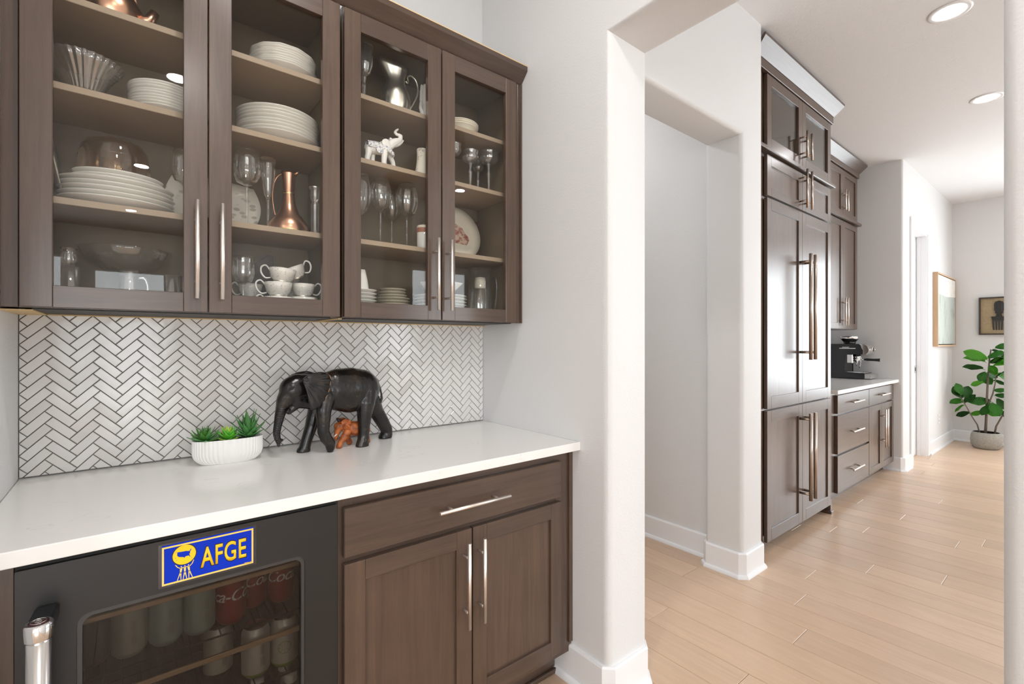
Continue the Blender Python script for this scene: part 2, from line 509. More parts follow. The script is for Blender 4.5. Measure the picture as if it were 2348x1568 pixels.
def wear_mat(name, dark, worn, rough, thr0, thr1, scale, trunk=None):
    """carved wood figure: dark finish rubbed through on edges (pointiness) and in patches"""
    m, nt, N, L, b = _nt(name)
    tc = N.new('ShaderNodeTexCoord'); ge = N.new('ShaderNodeNewGeometry')
    n = N.new('ShaderNodeTexNoise'); n.inputs['Scale'].default_value = scale; n.inputs['Detail'].default_value = 6; L.new(tc.outputs['Object'], n.inputs['Vector'])
    r = N.new('ShaderNodeMapRange'); r.inputs[1].default_value = thr0; r.inputs[2].default_value = thr1; L.new(n.outputs['Fac'], r.inputs[0])
    mx = N.new('ShaderNodeMix'); mx.data_type = 'RGBA'; mx.inputs['A'].default_value = (*dark, 1); mx.inputs['B'].default_value = (*worn, 1)
    L.new(r.outputs[0], mx.inputs['Factor']); L.new(mx.outputs['Result'], b.inputs['Base Color'])
    b.inputs['Roughness'].default_value = rough
    bp = N.new('ShaderNodeBump'); bp.inputs['Strength'].default_value = .10; bp.inputs['Distance'].default_value = .0015
    n2 = N.new('ShaderNodeTexNoise'); n2.inputs['Scale'].default_value = 90; n2.inputs['Detail'].default_value = 3; L.new(tc.outputs['Object'], n2.inputs['Vector'])
    h = n2.outputs['Fac']
    if trunk:
        # carved rings across the trunk: x < trunk, below the tusk line
        sx = N.new('ShaderNodeSeparateXYZ'); L.new(tc.outputs['Object'], sx.inputs[0])
        w = N.new('ShaderNodeMath'); w.operation = 'SINE'
        k = N.new('ShaderNodeMath'); k.operation = 'MULTIPLY'; k.inputs[1].default_value = 1150.0; L.new(sx.outputs['Z'], k.inputs[0]); L.new(k.outputs[0], w.inputs[0])
        g1 = N.new('ShaderNodeMapRange'); g1.inputs[1].default_value = trunk + .012; g1.inputs[2].default_value = trunk - .004; L.new(sx.outputs['X'], g1.inputs[0])
        g2 = N.new('ShaderNodeMapRange'); g2.inputs[1].default_value = .172; g2.inputs[2].default_value = .15; L.new(sx.outputs['Z'], g2.inputs[0])
        mm = N.new('ShaderNodeMath'); mm.operation = 'MULTIPLY'; L.new(g1.outputs[0], mm.inputs[0]); L.new(g2.outputs[0], mm.inputs[1])
        m3 = N.new('ShaderNodeMath'); m3.operation = 'MULTIPLY'; L.new(w.outputs[0], m3.inputs[0]); L.new(mm.outputs[0], m3.inputs[1])
        m4 = N.new('ShaderNodeMath'); m4.operation = 'MULTIPLY_ADD'; m4.inputs[1].default_value = .55; L.new(m3.outputs[0], m4.inputs[0]); L.new(n2.outputs['Fac'], m4.inputs[2])
        h = m4.outputs[0]; bp.inputs['Strength'].default_value = .55
    L.new(h, bp.inputs['Height']); L.new(bp.outputs['Normal'], b.inputs['Normal'])
    return m

def leaf_mat():
    m, nt, N, L, b = _nt('fiddle leaf')
    oi = N.new('ShaderNodeObjectInfo'); tc = N.new('ShaderNodeTexCoord')
    ra = N.new('ShaderNodeValToRGB')
    ra.color_ramp.elements[0].color = (.02, .11, .012, 1); ra.color_ramp.elements[1].color = (.15, .50, .03, 1)
    e = ra.color_ramp.elements.new(.5); e.color = (.045, .25, .018, 1)
    L.new(oi.outputs['Random'], ra.inputs[0])
    L.new(ra.outputs[0], b.inputs['Base Color'])
    b.inputs['Roughness'].default_value = .3
    w = N.new('ShaderNodeTexWave'); w.inputs['Scale'].default_value = 5.0; w.inputs['Distortion'].default_value = 1.5
    mp = N.new('ShaderNodeMapping'); mp.inputs['Rotation'].default_value = (0, 0, .6); L.new(tc.outputs['Object'], mp.inputs[0]); L.new(mp.outputs[0], w.inputs['Vector'])
    bp = N.new('ShaderNodeBump'); bp.inputs['Strength'].default_value = .35; bp.inputs['Distance'].default_value = .02
    L.new(w.outputs['Fac'], bp.inputs['Height']); L.new(bp.outputs['Normal'], b.inputs['Normal'])
    return m

def basket_mat():
    m, nt, N, L, b = _nt('woven grey planter weave')
    tc = N.new('ShaderNodeTexCoord')
    w = N.new('ShaderNodeTexWave'); w.bands_direction = 'Z'; w.inputs['Scale'].default_value = 22; w.inputs['Distortion'].default_value = 2.5; w.inputs['Detail Scale'].default_value = 6
    L.new(tc.outputs['Object'], w.inputs['Vector'])
    n = N.new('ShaderNodeTexNoise'); n.inputs['Scale'].default_value = 60; L.new(tc.outputs['Object'], n.inputs['Vector'])
    mu = N.new('ShaderNodeMath'); mu.operation = 'MULTIPLY_ADD'; mu.inputs[1].default_value = .4; L.new(w.outputs['Fac'], mu.inputs[0]); L.new(n.outputs['Fac'], mu.inputs[2])
    mx = N.new('ShaderNodeMix'); mx.data_type = 'RGBA'; mx.inputs['A'].default_value = (.20, .19, .165, 1); mx.inputs['B'].default_value = (.40, .385, .345, 1)
    L.new(mu.outputs[0], mx.inputs['Factor']); L.new(mx.outputs['Result'], b.inputs['Base Color'])
    bp = N.new('ShaderNodeBump'); bp.inputs['Distance'].default_value = .006; bp.inputs['Strength'].default_value = .6; L.new(mu.outputs[0], bp.inputs['Height'])
    L.new(bp.outputs['Normal'], b.inputs['Normal']); b.inputs['Roughness'].default_value = .85
    return m

def canvas_mat(name, base, ink, scale, t0, t1):
    m, nt, N, L, b = _nt(name)
    tc = N.new('ShaderNodeTexCoord')
    n = N.new('ShaderNodeTexNoise'); n.inputs['Scale'].default_value = scale; n.inputs['Detail'].default_value = 7; n.inputs['Roughness'].default_value = .65
    mp = N.new('ShaderNodeMapping'); mp.inputs['Scale'].default_value = (1, 1, .55); mp.inputs['Location'].default_value = (2.1, 0, .4)
    L.new(tc.outputs['Object'], mp.inputs[0]); L.new(mp.outputs[0], n.inputs['Vector'])
    r = N.new('ShaderNodeMapRange'); r.inputs[1].default_value = t0; r.inputs[2].default_value = t1; L.new(n.outputs['Fac'], r.inputs[0])
    mx = N.new('ShaderNodeMix'); mx.data_type = 'RGBA'; mx.inputs['A'].default_value = (*base, 1); mx.inputs['B'].default_value = (*ink, 1)
    L.new(r.outputs[0], mx.inputs['Factor']); L.new(mx.outputs['Result'], b.inputs['Base Color']); b.inputs['Roughness'].default_value = .75
    return m
M['canvas_g'] = canvas_mat('sage grey canvas paint', (.47, .52, .48), (.22, .24, .22), 4.5, .52, .72)
M['canvas_w'] = canvas_mat('white canvas paint', (.80, .79, .75), (.34, .34, .32), 9.0, .60, .74)

M['tile'] = tile_mat()
M['quartz'] = quartz_mat()
M['grout'] = mat('dark grout', (.17, .16, .145), .9, bump=(200, .3, .002))
M['plank'] = wood('oak plank', (.54, .372, .250), (.74, .548, .400), 'y', rough=.3, scale=11, stretch=16, contrast=1.0, rnd=.075, bumps=.04, knots=True)
M['oakbase'] = mat('oak seam', (.16, .09, .045), .8)
M['floral'] = floral_mat('floral porcelain', (.78, .75, .68), (.50, .49, .49), 150, .38)
M['floral_plate'] = floral_mat('blossom plate', (.80, .75, .64), (.52, .46, .38), 60, .42)
M['bluefig'] = floral_mat('blue patterned porcelain', (.80, .78, .74), (.09, .12, .28), 420, .60)
M['carved'] = wear_mat('black carved wood', (.008, .007, .006), (.030, .020, .013), .24, .52, .70, 22, trunk=-.190)
M['carved_ear'] = wear_mat('black carved ear', (.008, .007, .006), (.030, .020, .014), .33, .5, .72, 30)
M['worn_edge'] = mat('rubbed wood edge', (.42, .22, .11), .5)
M['orange_carved'] = wear_mat('orange carved wood', (.20, .045, .010), (.52, .15, .035), .5, .38, .62, 60)
M['leaf'] = leaf_mat()
M['weave'] = basket_mat()
M['lens'] = mat('lit lens', (1, 1, 1), .5, emis=(.99, .99, 1.0), estr=CAN_STRENGTH)
M['lens_bar'] = mat('bright lit lens', (1, 1, 1), .5, emis=(1.0, .985, .97), estr=BAR_STRENGTH)

# ---------------------------------------------------------------- the rooms
CEIL = 3.11
XR, XRB = 1.319, 1.548          # pantry right wall, both faces
XL, XLB = -0.236, -0.46         # pantry left wall
YB = 1.863                      # bar wall
def bull(bm, edges, r=.02, seg=6):
    bmesh.ops.recalc_face_normals(bm, faces=bm.faces)
    bmesh.ops.bevel(bm, geom=edges, offset=r, segments=seg, profile=.5, affect='EDGES')

def sel_edges(bm, pred):
    return [e for e in bm.edges if pred(e.verts[0].co, e.verts[1].co)]

def near(a, b, t=1e-4):
    return abs(a - b) < t

# right wall of the pantry with the archway (plan Y .119 .. 1.09, head at 2.39)
bm = NB()
prism(bm, [(YB, 0), (1.09, 0), (1.09, 2.39), (.119, 2.39), (.119, 0), (-6.6, 0), (-6.6, CEIL), (YB, CEIL)], 'x', XR, XRB)
def arch_edge(a, b):
    if not near(a.x, b.x): return False
    for y in (1.09, .119):
        if near(a.y, y) and near(b.y, y): return True
    return near(a.z, 2.39) and near(b.z, 2.39)
bull(bm, sel_edges(bm, arch_edge), .026)
struct(ob('wall_right', bm, M['wall']), 'white textured wall with rounded archway between bar and kitchen')

bm = NB(); box(bm, XLB, XRB, YB, YB + .15, 0, CEIL); struct(ob('wall_bar', bm, M['wall']), 'white wall behind the bar cabinets')
bm = NB(); prism(bm, [(YB, 0), (1.0, 0), (1.0, CEIL), (YB, CEIL)], 'x', XLB, XL)
bull(bm, sel_edges(bm, lambda a, b: near(a.x, b.x) and near(a.y, 1.0) and near(b.y, 1.0)), .022)
struct(ob('wall_left', bm, M['wall']), 'white return wall at the left end of the bar')

# kitchen side: wall with the second archway
Y2, Y2B = 1.222, 1.44
bm = NB()
prism(bm, [(XRB, 0), (1.66, 0), (1.66, 2.425), (2.60, 2.425), (2.60, 0), (2.845, 0), (2.845, CEIL), (XRB, CEIL)], 'y', Y2, Y2B)
def arch2(a, b):
    if not near(a.y, b.y): return False
    for x in (1.66, 2.60, 2.845):
        if near(a.x, x) and near(b.x, x): return True
    return near(a.z, 2.425) and near(b.z, 2.425)
bull(bm, sel_edges(bm, arch2), .026)
struct(ob('wall_archway', bm, M['wall']), 'white wall with second rounded archway beside the tall cabinets')
bm = NB(); box(bm, 2.695, 2.845, Y2B, 3.6, 0, CEIL); struct(ob('wall_hall', bm, M['wall']), 'plain white side wall of the short hall')
bm = NB(); box(bm, XRB, 2.845, 3.6, 3.72, 0, CEIL); struct(ob('wall_hall_end', bm, M['wall']))
bm = NB(); box(bm, XRB - .1, XRB, YB + .15, 3.6, 0, CEIL); struct(ob('wall_hall_side', bm, M['wall']))

# alcove behind the tall cabinets and coffee counter
bm = NB(); box(bm, 2.845, 6.12, 1.90, 2.03, 0, CEIL); struct(ob('wall_alcove', bm, M['wall']), 'white wall behind the coffee counter')
# end wall of the alcove and the door wall, one corner with a rounded edge
DX0, DX1, DZ = 6.34, 7.02, 2.50
bm = NB(); prism(bm, [(5.99, 1.23), (6.12, 1.23), (6.12, 1.90), (5.99, 1.90)], 'z', 0, CEIL)
bull(bm, sel_edges(bm, lambda a, b: near(a.x, 5.99) and near(b.x, 5.99) and near(a.y, 1.23) and near(b.y, 1.23)), .02)
struct(ob('wall_end', bm, M['wall']), 'white end wall beside the coffee counter')
bm = NB(); prism(bm, [(6.12, 0), (DX0, 0), (DX0, DZ), (DX1, DZ), (DX1, 0), (8.47, 0), (8.47, CEIL), (6.12, CEIL)], 'y', 1.23, 1.36)
struct(ob('wall_door', bm, M['wall']), 'white wall with the cased doorway and abstract painting')

def holed(bm, axis, a0, a1, u0, u1, z0, z1, holes):
    """wall slab with rectangular openings; axis 'x' slab spans u=y, axis 'y' spans u=x"""
    us = sorted({u0, u1, *[h[0] for h in holes], *[h[1] for h in holes]})
    zs = sorted({z0, z1, *[h[2] for h in holes], *[h[3] for h in holes]})
    for i in range(len(us) - 1):
        for j in range(len(zs) - 1):
            uc, zc = (us[i] + us[i + 1]) / 2, (zs[j] + zs[j + 1]) / 2
            if any(h[0] < uc < h[1] and h[2] < zc < h[3] for h in holes):
                continue
            if axis == 'x': box(bm, a0, a1, us[i], us[i + 1], zs[j], zs[j + 1])
            else: box(bm, us[i], us[i + 1], a0, a1, zs[j], zs[j + 1])
    bmesh.ops.remove_doubles(bm, verts=bm.verts, dist=1e-5)

WN = [0]
def window(axis, a0, a1, u0, u1, z0, z1, nu=2, nz=1):
    """white sash with mullions in an opening"""
    WN[0] += 1
    bm = NB(); am = (a0 + a1) / 2; t = .05
    def bar(ua, ub, za, zb):
        if axis == 'x': box(bm, am - .03, am + .03, ua, ub, za, zb)
        else: box(bm, ua, ub, am - .03, am + .03, za, zb)
    bar(u0, u1, z0, z0 + t); bar(u0, u1, z1 - t, z1); bar(u0, u0 + t, z0 + t, z1 - t); bar(u1 - t, u1, z0 + t, z1 - t)
    for i in range(1, nu):
        c = u0 + (u1 - u0) * i / nu; bar(c - .03, c + .03, z0 + t, z1 - t)
    for i in range(1, nz):
        c = z0 + (z1 - z0) * i / nz; bar(u0 + t, u1 - t, c - .015, c + .015)
    o = struct(ob('window_%d' % WN[0], bm, M['trim']))
    g = NB()
    if axis == 'x': box(g, am - .002, am + .002, u0 + .03, u1 - .03, z0 + .03, z1 - .03)
    else: box(g, u0 + .03, u1 - .03, am - .002, am + .002, z0 + .03, z1 - .03)
    ob('pane', g, M['pane'], o)
    uc, zc = (u0 + u1) / 2, (z0 + z1) / 2
    if axis == 'x':
        s = 1 if WIN_IN > 0 else -1
        portal(a0 if s < 0 else a1, uc, zc, z1 - z0, u1 - u0, (0, -pi / 2 if s > 0 else pi / 2, 0))
    else:
        portal(uc, a1, zc, u1 - u0, z1 - z0, (pi / 2, 0, 0))

# far wall of the kitchen / living end, with a big window out of frame
bm = NB(); holed(bm, 'x', 8.47, 8.62, -4.6, 1.36, 0, CEIL, [(-3.9, .30, .45, 2.62)])
struct(ob('wall_far', bm, M['wall']), 'white far wall behind the potted fig plant')
WIN_IN = -1
window('x', 8.47, 8.62, -3.9, .30, .45, 2.62, 3)
# kitchen south wall
bm = NB(); holed(bm, 'y', -4.6, -4.45, XRB, 8.62, 0, CEIL, [(2.6, 5.2, .95, 2.62)])
struct(ob('wall_south', bm, M['wall']))
window('y', -4.6, -4.45, 2.6, 5.2, .95, 2.62, 3)
# dining side behind and left of the camera
bm = NB(); holed(bm, 'x', -3.65, -3.5, -6.6, 2.0, 0, CEIL, [(-2.9, -1.3, .8, 2.5)])
struct(ob('wall_west', bm, M['wall']))
WIN_IN = 1
window('x', -3.65, -3.5, -2.9, -1.3, .8, 2.5, 2)  # unseen dining window, added for daylight from the left
bm = NB(); holed(bm, 'y', -6.75, -6.6, -3.65, XRB, 0, CEIL, [(-.46, .50, .02, 2.45), (-3.3, -.75, .3, 2.62)])
struct(ob('wall_entry', bm, M['wall']))
window('y', -6.75, -6.6, -.46, .50, .02, 2.45, 1)
window('y', -6.75, -6.6, -3.3, -.75, .3, 2.62, 3)  # unseen window added behind the camera to throw fill light on the bar
bm = NB(); box(bm, -3.65, XLB, 1.85, 2.0, 0, CEIL); struct(ob('wall_dining', bm, M['wall']))

bm = NB(); box(bm, -3.65, 8.62, -6.75, 3.72, CEIL, CEIL + .15); struct(ob('ceiling', bm, M['ceiling']), 'flat white textured ceiling with recessed lights')

# floor: seam-coloured bed with oak planks laid across it
bm = NB(); box(bm, -3.65, 8.62, -6.75, 3.72, -.12, -.0205)
FLOOR = struct(ob('floor', bm, M['oakbase']), 'light oak plank floor')
PW = .1655
JOINT = {0: [1.315], 2: [.825], 3: [1.444], 9: [.529], 15: [.911], 14: [.467]}
JOINT.update(EXTRA_JOINTS)
def plank_mesh(ln):
    bm = NB(); box(bm, .0008, PW - .0008, .0008, ln - .0008, -.02, 0, .0014)
    _finish(bm)
    me = bpy.data.meshes.new('plank'); bm.to_mesh(me); bm.free(); me.materials.append(M['plank'])
    return me
PM = {}
def plank(x, y0, y1):
    ln = round((y1 - y0) / .05) * .05
    ln = max(.1, ln)
    if ln not in PM: PM[ln] = plank_mesh(ln)
    o = bpy.data.objects.new('plank', PM[ln]); o.parent = FLOOR
    o.location = (x, y0, 0); o.scale = (1, (y1 - y0) / ln, 1); COL.objects.link(o)
bg = NB()
rp = random.Random(3)
for k in range(-33, 41):
    x = 1.875 + PW * k
    if x > 8.55: break
    js = list(JOINT.get(k, []))
    # the strip of this row that the camera can see or nearly see
    lo_vis = (.09 * x - .25) if x > 1.2 else (.6 if x > .2 else 9)
    hi_vis = 3.3 if 1.6 < x < 2.7 else (1.75 if x < 3.2 else 1.45)
    cuts = [-6.7, 3.6]
    cuts += js
    if not js: cuts.append(rp.uniform(-.5, 1.2))
    c = max(js) if js else cuts[-1]
    y = c
    while y > -5.0:
        y -= rp.choice([1.2, 1.45, 1.65, 1.9, 2.2]); cuts.append(y)
    y = c
    while y < 2.6:
        y += rp.choice([1.3, 1.6, 1.9]); cuts.append(min(y, 3.55))
    cuts = sorted(set(cuts))
    for a, b_ in zip(cuts[:-1], cuts[1:]):
        if b_ - a < .08: continue
        if b_ > lo_vis and a < hi_vis and x > .2:
            plank(x, a, b_)
        else:
            box(bg, x + .0006, x + PW - .0006, a + .0006, b_ - .0006, -.02, 0)
o = ob('more_planks', bg, M['plank'], FLOOR); o['kind'] = 'stuff'

# baseboards with shoe moulding
BASEP = [(-.001, .0), (.030, .0), (.030, .006), (.026, .016), (.018, .020), (.015, .021), (.015, .130), (.011, .137), (-.001, .137)]
def baseboard(name, path):
    bm = NB(); sweep(bm, BASEP, path)
    return struct(ob(name, bm, M['trim']), None)
baseboard('baseboard_pillar', [(XR, 1.60), (XR, 1.115), (XR + .025, 1.09), (XRB - .025, 1.09), (XRB, 1.115), (XRB, 1.22)])
baseboard('baseboard_hall', [(2.695, 3.6), (2.695, 1.455)])
baseboard('baseboard_archway', [(2.694, 1.44), (2.62, 1.44), (2.60, 1.42), (2.60, 1.244), (2.622, 1.222), (2.823, 1.222), (2.845, 1.244), (2.845, 1.275)])
baseboard('baseboard_end', [(5.99, 1.42), (5.99, 1.252), (6.012, 1.23), (6.255, 1.23)])
baseboard('baseboard_door', [(7.105, 1.23), (8.47, 1.23), (8.47, -2)])

# cased doorway with a closed pocket door
CASP = .085
bm = NB()
for (x0, x1, z0, z1) in ((DX0 - CASP, DX0, 0, DZ + CASP), (DX1, DX1 + CASP, 0, DZ + CASP), (DX0, DX1, DZ, DZ + CASP)):
    box(bm, x0, x1, 1.214, 1.231, z0, z1, .003)
cas = struct(ob('trim_1', bm, M['trim']), 'white door casing')
bm = NB()
box(bm, DX0, DX0 + .018, 1.225, 1.36, 0, DZ); box(bm, DX1 - .018, DX1, 1.225, 1.36, 0, DZ); box(bm, DX0 + .018, DX1 - .018, 1.225, 1.36, DZ - .018, DZ)
box(bm, DX1 - .030, DX1 - .018, 1.28, 1.312, 0, DZ - .018); box(bm, DX0 + .018, DX0 + .030, 1.28, 1.312, 0, DZ - .018)
ob('jamb', bm, M['trim'], cas)
bm = NB()
box(bm, DX0 + .0185, DX1 - .0185, 1.318, 1.352, .008, DZ - .0185)
door = struct(ob('door_1', bm, M['trim'], origin=(DX0, 1.318, 0)), 'white closed door set back in the casing')
bm = NB(); box(bm, DX1 - .105, DX1 - .055, 1.3145, 1.3175, .94, 1.02, .001); ob('flush_pull', bm, M['steel'], door)
bm = NB(); box(bm, DX1 - .093, DX1 - .067, 1.3125, 1.3145, .962, 1.0); ob('pull_recess', bm, M['black_plastic'], door)
# wall plate on the door wall
bm = NB(); box(bm, 7.61, 7.68, 1.223, 1.23, .30, .415, .002)
pl = tag(ob('outlet_plate', bm, M['trim'], origin=(7.645, 1.23, .30)), 'small white outlet plate low on the wall under the painting', 'outlet')
for z in (.335, .38):
    bm = NB(); box(bm, 7.63, 7.66, 1.2215, 1.2232, z - .014, z + .014, .001); ob('socket', bm, M['white_gloss'], pl)
# ---------------------------------------------------------------- cabinet builders (everything faces -Y)
def pull(parent, x, yface, z0, z1, r=.0058, stand=.034, horiz=None, ins=.18, m='nickel'):
    """bar pull with two posts; vertical at x from z0 to z1, or horizontal (x0,x1) at z0"""
    bm = NB(); y = yface - stand
    if horiz:
        x0, x1 = horiz
        cyl(bm, (x0, y, z0), (x1, y, z0), r, seg=12)
        for xx in (x0 + (x1 - x0) * ins, x1 - (x1 - x0) * ins):
            cyl(bm, (xx, yface + .001, z0), (xx, y, z0), r * .75, seg=10)
    else:
        cyl(bm, (x, y, z0), (x, y, z1), r, seg=12)
        for zz in (z0 + (z1 - z0) * ins, z1 - (z1 - z0) * ins):
            cyl(bm, (x, yface + .001, zz), (x, y, zz), r * .75, seg=10)
    o = ob('handle', bm, M[m], parent)
    return o

def shaker(parent, x0, x1, z0, z1, yf, th=.02, st=.055, rb=.055, rt=.055, glass=False, name='door', recess=.009):
    bm = NB()
    box(bm, x0, x0 + st, yf, yf + th, z0, z1, .0014, mi=0)
    box(bm, x1 - st, x1, yf, yf + th, z0, z1, .0014, mi=0)
    box(bm, x0 + st, x1 - st, yf, yf + th, z0, z0 + rb, .0010, mi=1)
    box(bm, x0 + st, x1 - st, yf, yf + th, z1 - rt, z1, .0010, mi=1)
    d = ob(name, bm, [M['wood_v'], M['wood_h']], parent)
    g = NB()
    if glass:
        box(g, x0 + st - .004, x1 - st + .004, yf + th - .009, yf + th - .005, z0 + rb - .004, z1 - rt + .004)
        ob('pane', g, M['pane'], d)
    else:
        box(g, x0 + st - .004, x1 - st + .004, yf + recess, yf + th - .003, z0 + rb - .004, z1 - rt + .004)
        ob('panel', g, M['wood_v'], d)
    return d

def slab_front(parent, x0, x1, z0, z1, yf, th=.02, name='drawer_front'):
    bm = NB(); box(bm, x0, x1, yf, yf + th, z0, z1, .0018)
    return ob(name, bm, M['wood_h'], parent)

# ---------------------------------------------------------------- bar: upper glass cabinets
YF = 1.571      # face frame
def upper_unit(label, x0, x1, doors, base):
    c = thing('wall_cabinet', label, 'cabinet', base, 'glass fronted bar cabinets')
    bm = NB(); t = .018
    z0, z1 = 1.371, 2.398
    box(bm, x0, x0 + t, YF + .019, 1.853, z0, z1); box(bm, x1 - t, x1, YF + .019, 1.853, z0, z1)
    box(bm, x0 + t, x1 - t, YF + .019, 1.853, z0 + .001, z0 + t); box(bm, x0 + t, x1 - t, YF + .019, 1.853, z1 - t, z1)
    box(bm, x0 + t, x1 - t, 1.846, 1.853, z0 + t, z1 - t)
    ob('carcass', bm, M['inside'], c)
    bm = NB()
    box(bm, x0, x0 + .038, YF, YF + .019, z0, z1, mi=0); box(bm, x1 - .038, x1, YF, YF + .019, z0, z1, mi=0)
    box(bm, x0 + .038, x1 - .038, YF, YF + .019, z0, z0 + .032, mi=1); box(bm, x0 + .038, x1 - .038, YF, YF + .019, z1 - .04, z1, mi=1)
    ob('face_frame', bm, [M['wood_v'], M['wood_h']], c)
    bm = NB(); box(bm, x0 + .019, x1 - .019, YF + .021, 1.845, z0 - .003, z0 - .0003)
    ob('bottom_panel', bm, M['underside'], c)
    for z in (1.628, 1.908, 2.129):
        bm = NB(); box(bm, x0 + t + .001, x1 - t - .001, YF + .024, 1.845, z, z + .017, .001)
        ob('shelf', bm, M['shelf'], c)
    for (a, b, hx) in doors:
        d = shaker(c, a, b, 1.372, 2.388, 1.551, st=.0555, rb=.052, rt=.062, glass=True)
        pull(d, hx, 1.551, 1.407, 1.671)
    return c
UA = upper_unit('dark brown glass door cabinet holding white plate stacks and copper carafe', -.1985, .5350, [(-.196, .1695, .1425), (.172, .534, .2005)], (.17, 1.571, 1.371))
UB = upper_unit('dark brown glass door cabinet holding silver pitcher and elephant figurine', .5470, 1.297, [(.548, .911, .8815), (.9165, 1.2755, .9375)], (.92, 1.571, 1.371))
# fillers to the side walls, raw edges underneath
bm = NB(); box(bm, -.2345, -.1995, YF, YF + .019, 1.371, 2.40, .001); box(bm, -.2345, -.2275, YF - .012, YF, 1.371, 2.40)
tag(ob('filler_strip', bm, M['wood_v'], origin=(-.217, YF, 1.371)), 'brown upright filler strip between glass cabinet and return wall', 'filler')
bm = NB(); box(bm, 1.298, 1.3175, YF, YF + .019, 1.371, 2.398, .001); box(bm, 1.310, 1.3175, YF - .008, YF, 1.371, 2.398)
tag(ob('filler_strip', bm, M['wood_v'], origin=(1.308, YF, 1.371)), 'brown upright filler strip between glass cabinet and archway wall', 'filler')
bm = NB(); box(bm, -.2345, -.1780, YF + .02, 1.853, 1.3645, 1.3675)
tag(ob('raw_wood_edge', bm, M['raw'], origin=(-.2, 1.6, 1.366)), 'pale raw wood edge under cabinet beside the return wall', 'wood strip')
bm = NB(); box(bm, .5365, .5395, YF + .002, 1.85, 1.3645, 1.368); box(bm, .543, .546, YF + .002, 1.85, 1.3645, 1.368)
tag(ob('raw_wood_edge', bm, M['raw'], origin=(.541, 1.6, 1.366)), 'pale raw wood edge under the joint between glass cabinets', 'wood strip')
bm = NB(); box(bm, -.176, 1.3165, 1.838, 1.8525, 1.3645, 1.3675)
tag(ob('raw_wood_edge', bm, M['raw'], origin=(.5, 1.845, 1.366)), 'pale raw wood strip along top of the herringbone tiles', 'wood strip')
# crown across both
bm = NB()
sweep(bm, [(0, 2.3985), (.004, 2.3985), (.043, 2.440), (.043, 2.459), (.036, 2.459), (0, 2.42)], [(-.2345, YF), (1.3175, YF)])
tag(ob('crown_moulding', bm, M['wood_h'], origin=(.5, YF, 2.3985)), 'dark brown crown moulding along top of the bar cabinets', 'moulding')
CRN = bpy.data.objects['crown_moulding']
bm = NB(); box(bm, -.2345, 1.3175, YF - .0432, YF - .037, 2.4592, 2.4625); ob('glow_top_edge', bm, M['raw'], CRN)  # pale strip colours in a yellow glow along the crown's top edge

# ---------------------------------------------------------------- backsplash
bm = NB(); box(bm, XL + .0005, XR - .0005, 1.8585, 1.8627, .916, 1.368)
BACK = struct(ob('backsplash', bm, M['grout'], origin=(.54, 1.86, .915)), 'white herringbone tile backsplash with dark grout')
TL, TW, GR = .0718, .02393, .0021
R2 = 1 / sqrt(2)
def clip(poly, x0, x1, z0, z1):
    def half(ps, f, inter):
        out = []
        for i in range(len(ps)):
            a, b = ps[i], ps[(i + 1) % len(ps)]
            fa, fb = f(a), f(b)
            if fa >= 0: out.append(a)
            if (fa >= 0) != (fb >= 0):
                t = fa / (fa - fb); out.append((a[0] + (b[0] - a[0]) * t, a[1] + (b[1] - a[1]) * t))
        return out
    for f in (lambda p: p[0] - x0, lambda p: x1 - p[0], lambda p: p[1] - z0, lambda p: z1 - p[1]):
        poly = half(poly, f, None)
        if len(poly) < 3: return []
    return poly
def area(p):
    return abs(sum(p[i][0] * p[(i + 1) % len(p)][1] - p[(i + 1) % len(p)][0] * p[i][1] for i in range(len(p)))) / 2
tiles = []
X0t, Z0t = -.235, 1.316
g = GR / 2
for i in range(-2, 18):
    for j in range(-18, 6):
        px, pz = X0t + i * TL * 2 * R2, Z0t + j * TW * 2 * R2
        du, dw = (R2, R2), (R2, -R2)
        def rect(o, u, w, L_, W_):
            return [(o[0] + u[0] * a + w[0] * b, o[1] + u[1] * a + w[1] * b) for a, b in ((g, g), (L_ - g, g), (L_ - g, W_ - g), (g, W_ - g))]
        A = rect((px, pz), du, dw, TL, TW)
        l2 = (px + TL * R2, pz + TL * R2)
        B = rect(l2, dw, du, TL, TW)
        for P_ in (A, B):
            c = clip(P_, XL + .002, XR - .002, .9185, 1.3665)
            if len(c) >= 3 and area(c) > 2.5e-5:
                tiles.append((c, len(c) == 4 and area(c) > .99 * (TL - GR) * (TW - GR), 'A' if P_ is A else 'B'))
def tile_bm(bm, poly, yb=1.8588, yf=1.8530, ins=.0012):
    cx = sum(p[0] for p in poly) / len(poly); cz = sum(p[1] for p in poly) / len(poly)
    n = len(poly)
    def inset(p):
        d = sqrt((p[0] - cx) ** 2 + (p[1] - cz) ** 2) or 1
        k = max(0, 1 - ins * 1.6 / d); return (cx + (p[0] - cx) * k, cz + (p[1] - cz) * k)
    a = [bm.verts.new((p[0], yb, p[1])) for p in poly]
    b = [bm.verts.new((p[0], yf + .0012, p[1])) for p in poly]
    c = [bm.verts.new((inset(p)[0], yf, inset(p)[1])) for p in poly]
    for k in range(n):
        k2 = (k + 1) % n
        bm.faces.new((a[k], a[k2], b[k2], b[k])); bm.faces.new((b[k], b[k2], c[k2], c[k]))
    bm.faces.new(c)
    return cx, cz
def dist(c):
    cx = sum(p[0] for p in c) / len(c); cz = sum(p[1] for p in c) / len(c)
    return area(c) / (cx * cx + 1.86 ** 2 + (cz - 1.29) ** 2)
tiles.sort(key=lambda t: -dist(t[0]))
TM = {}
rest = NB()
rt = random.Random(11)
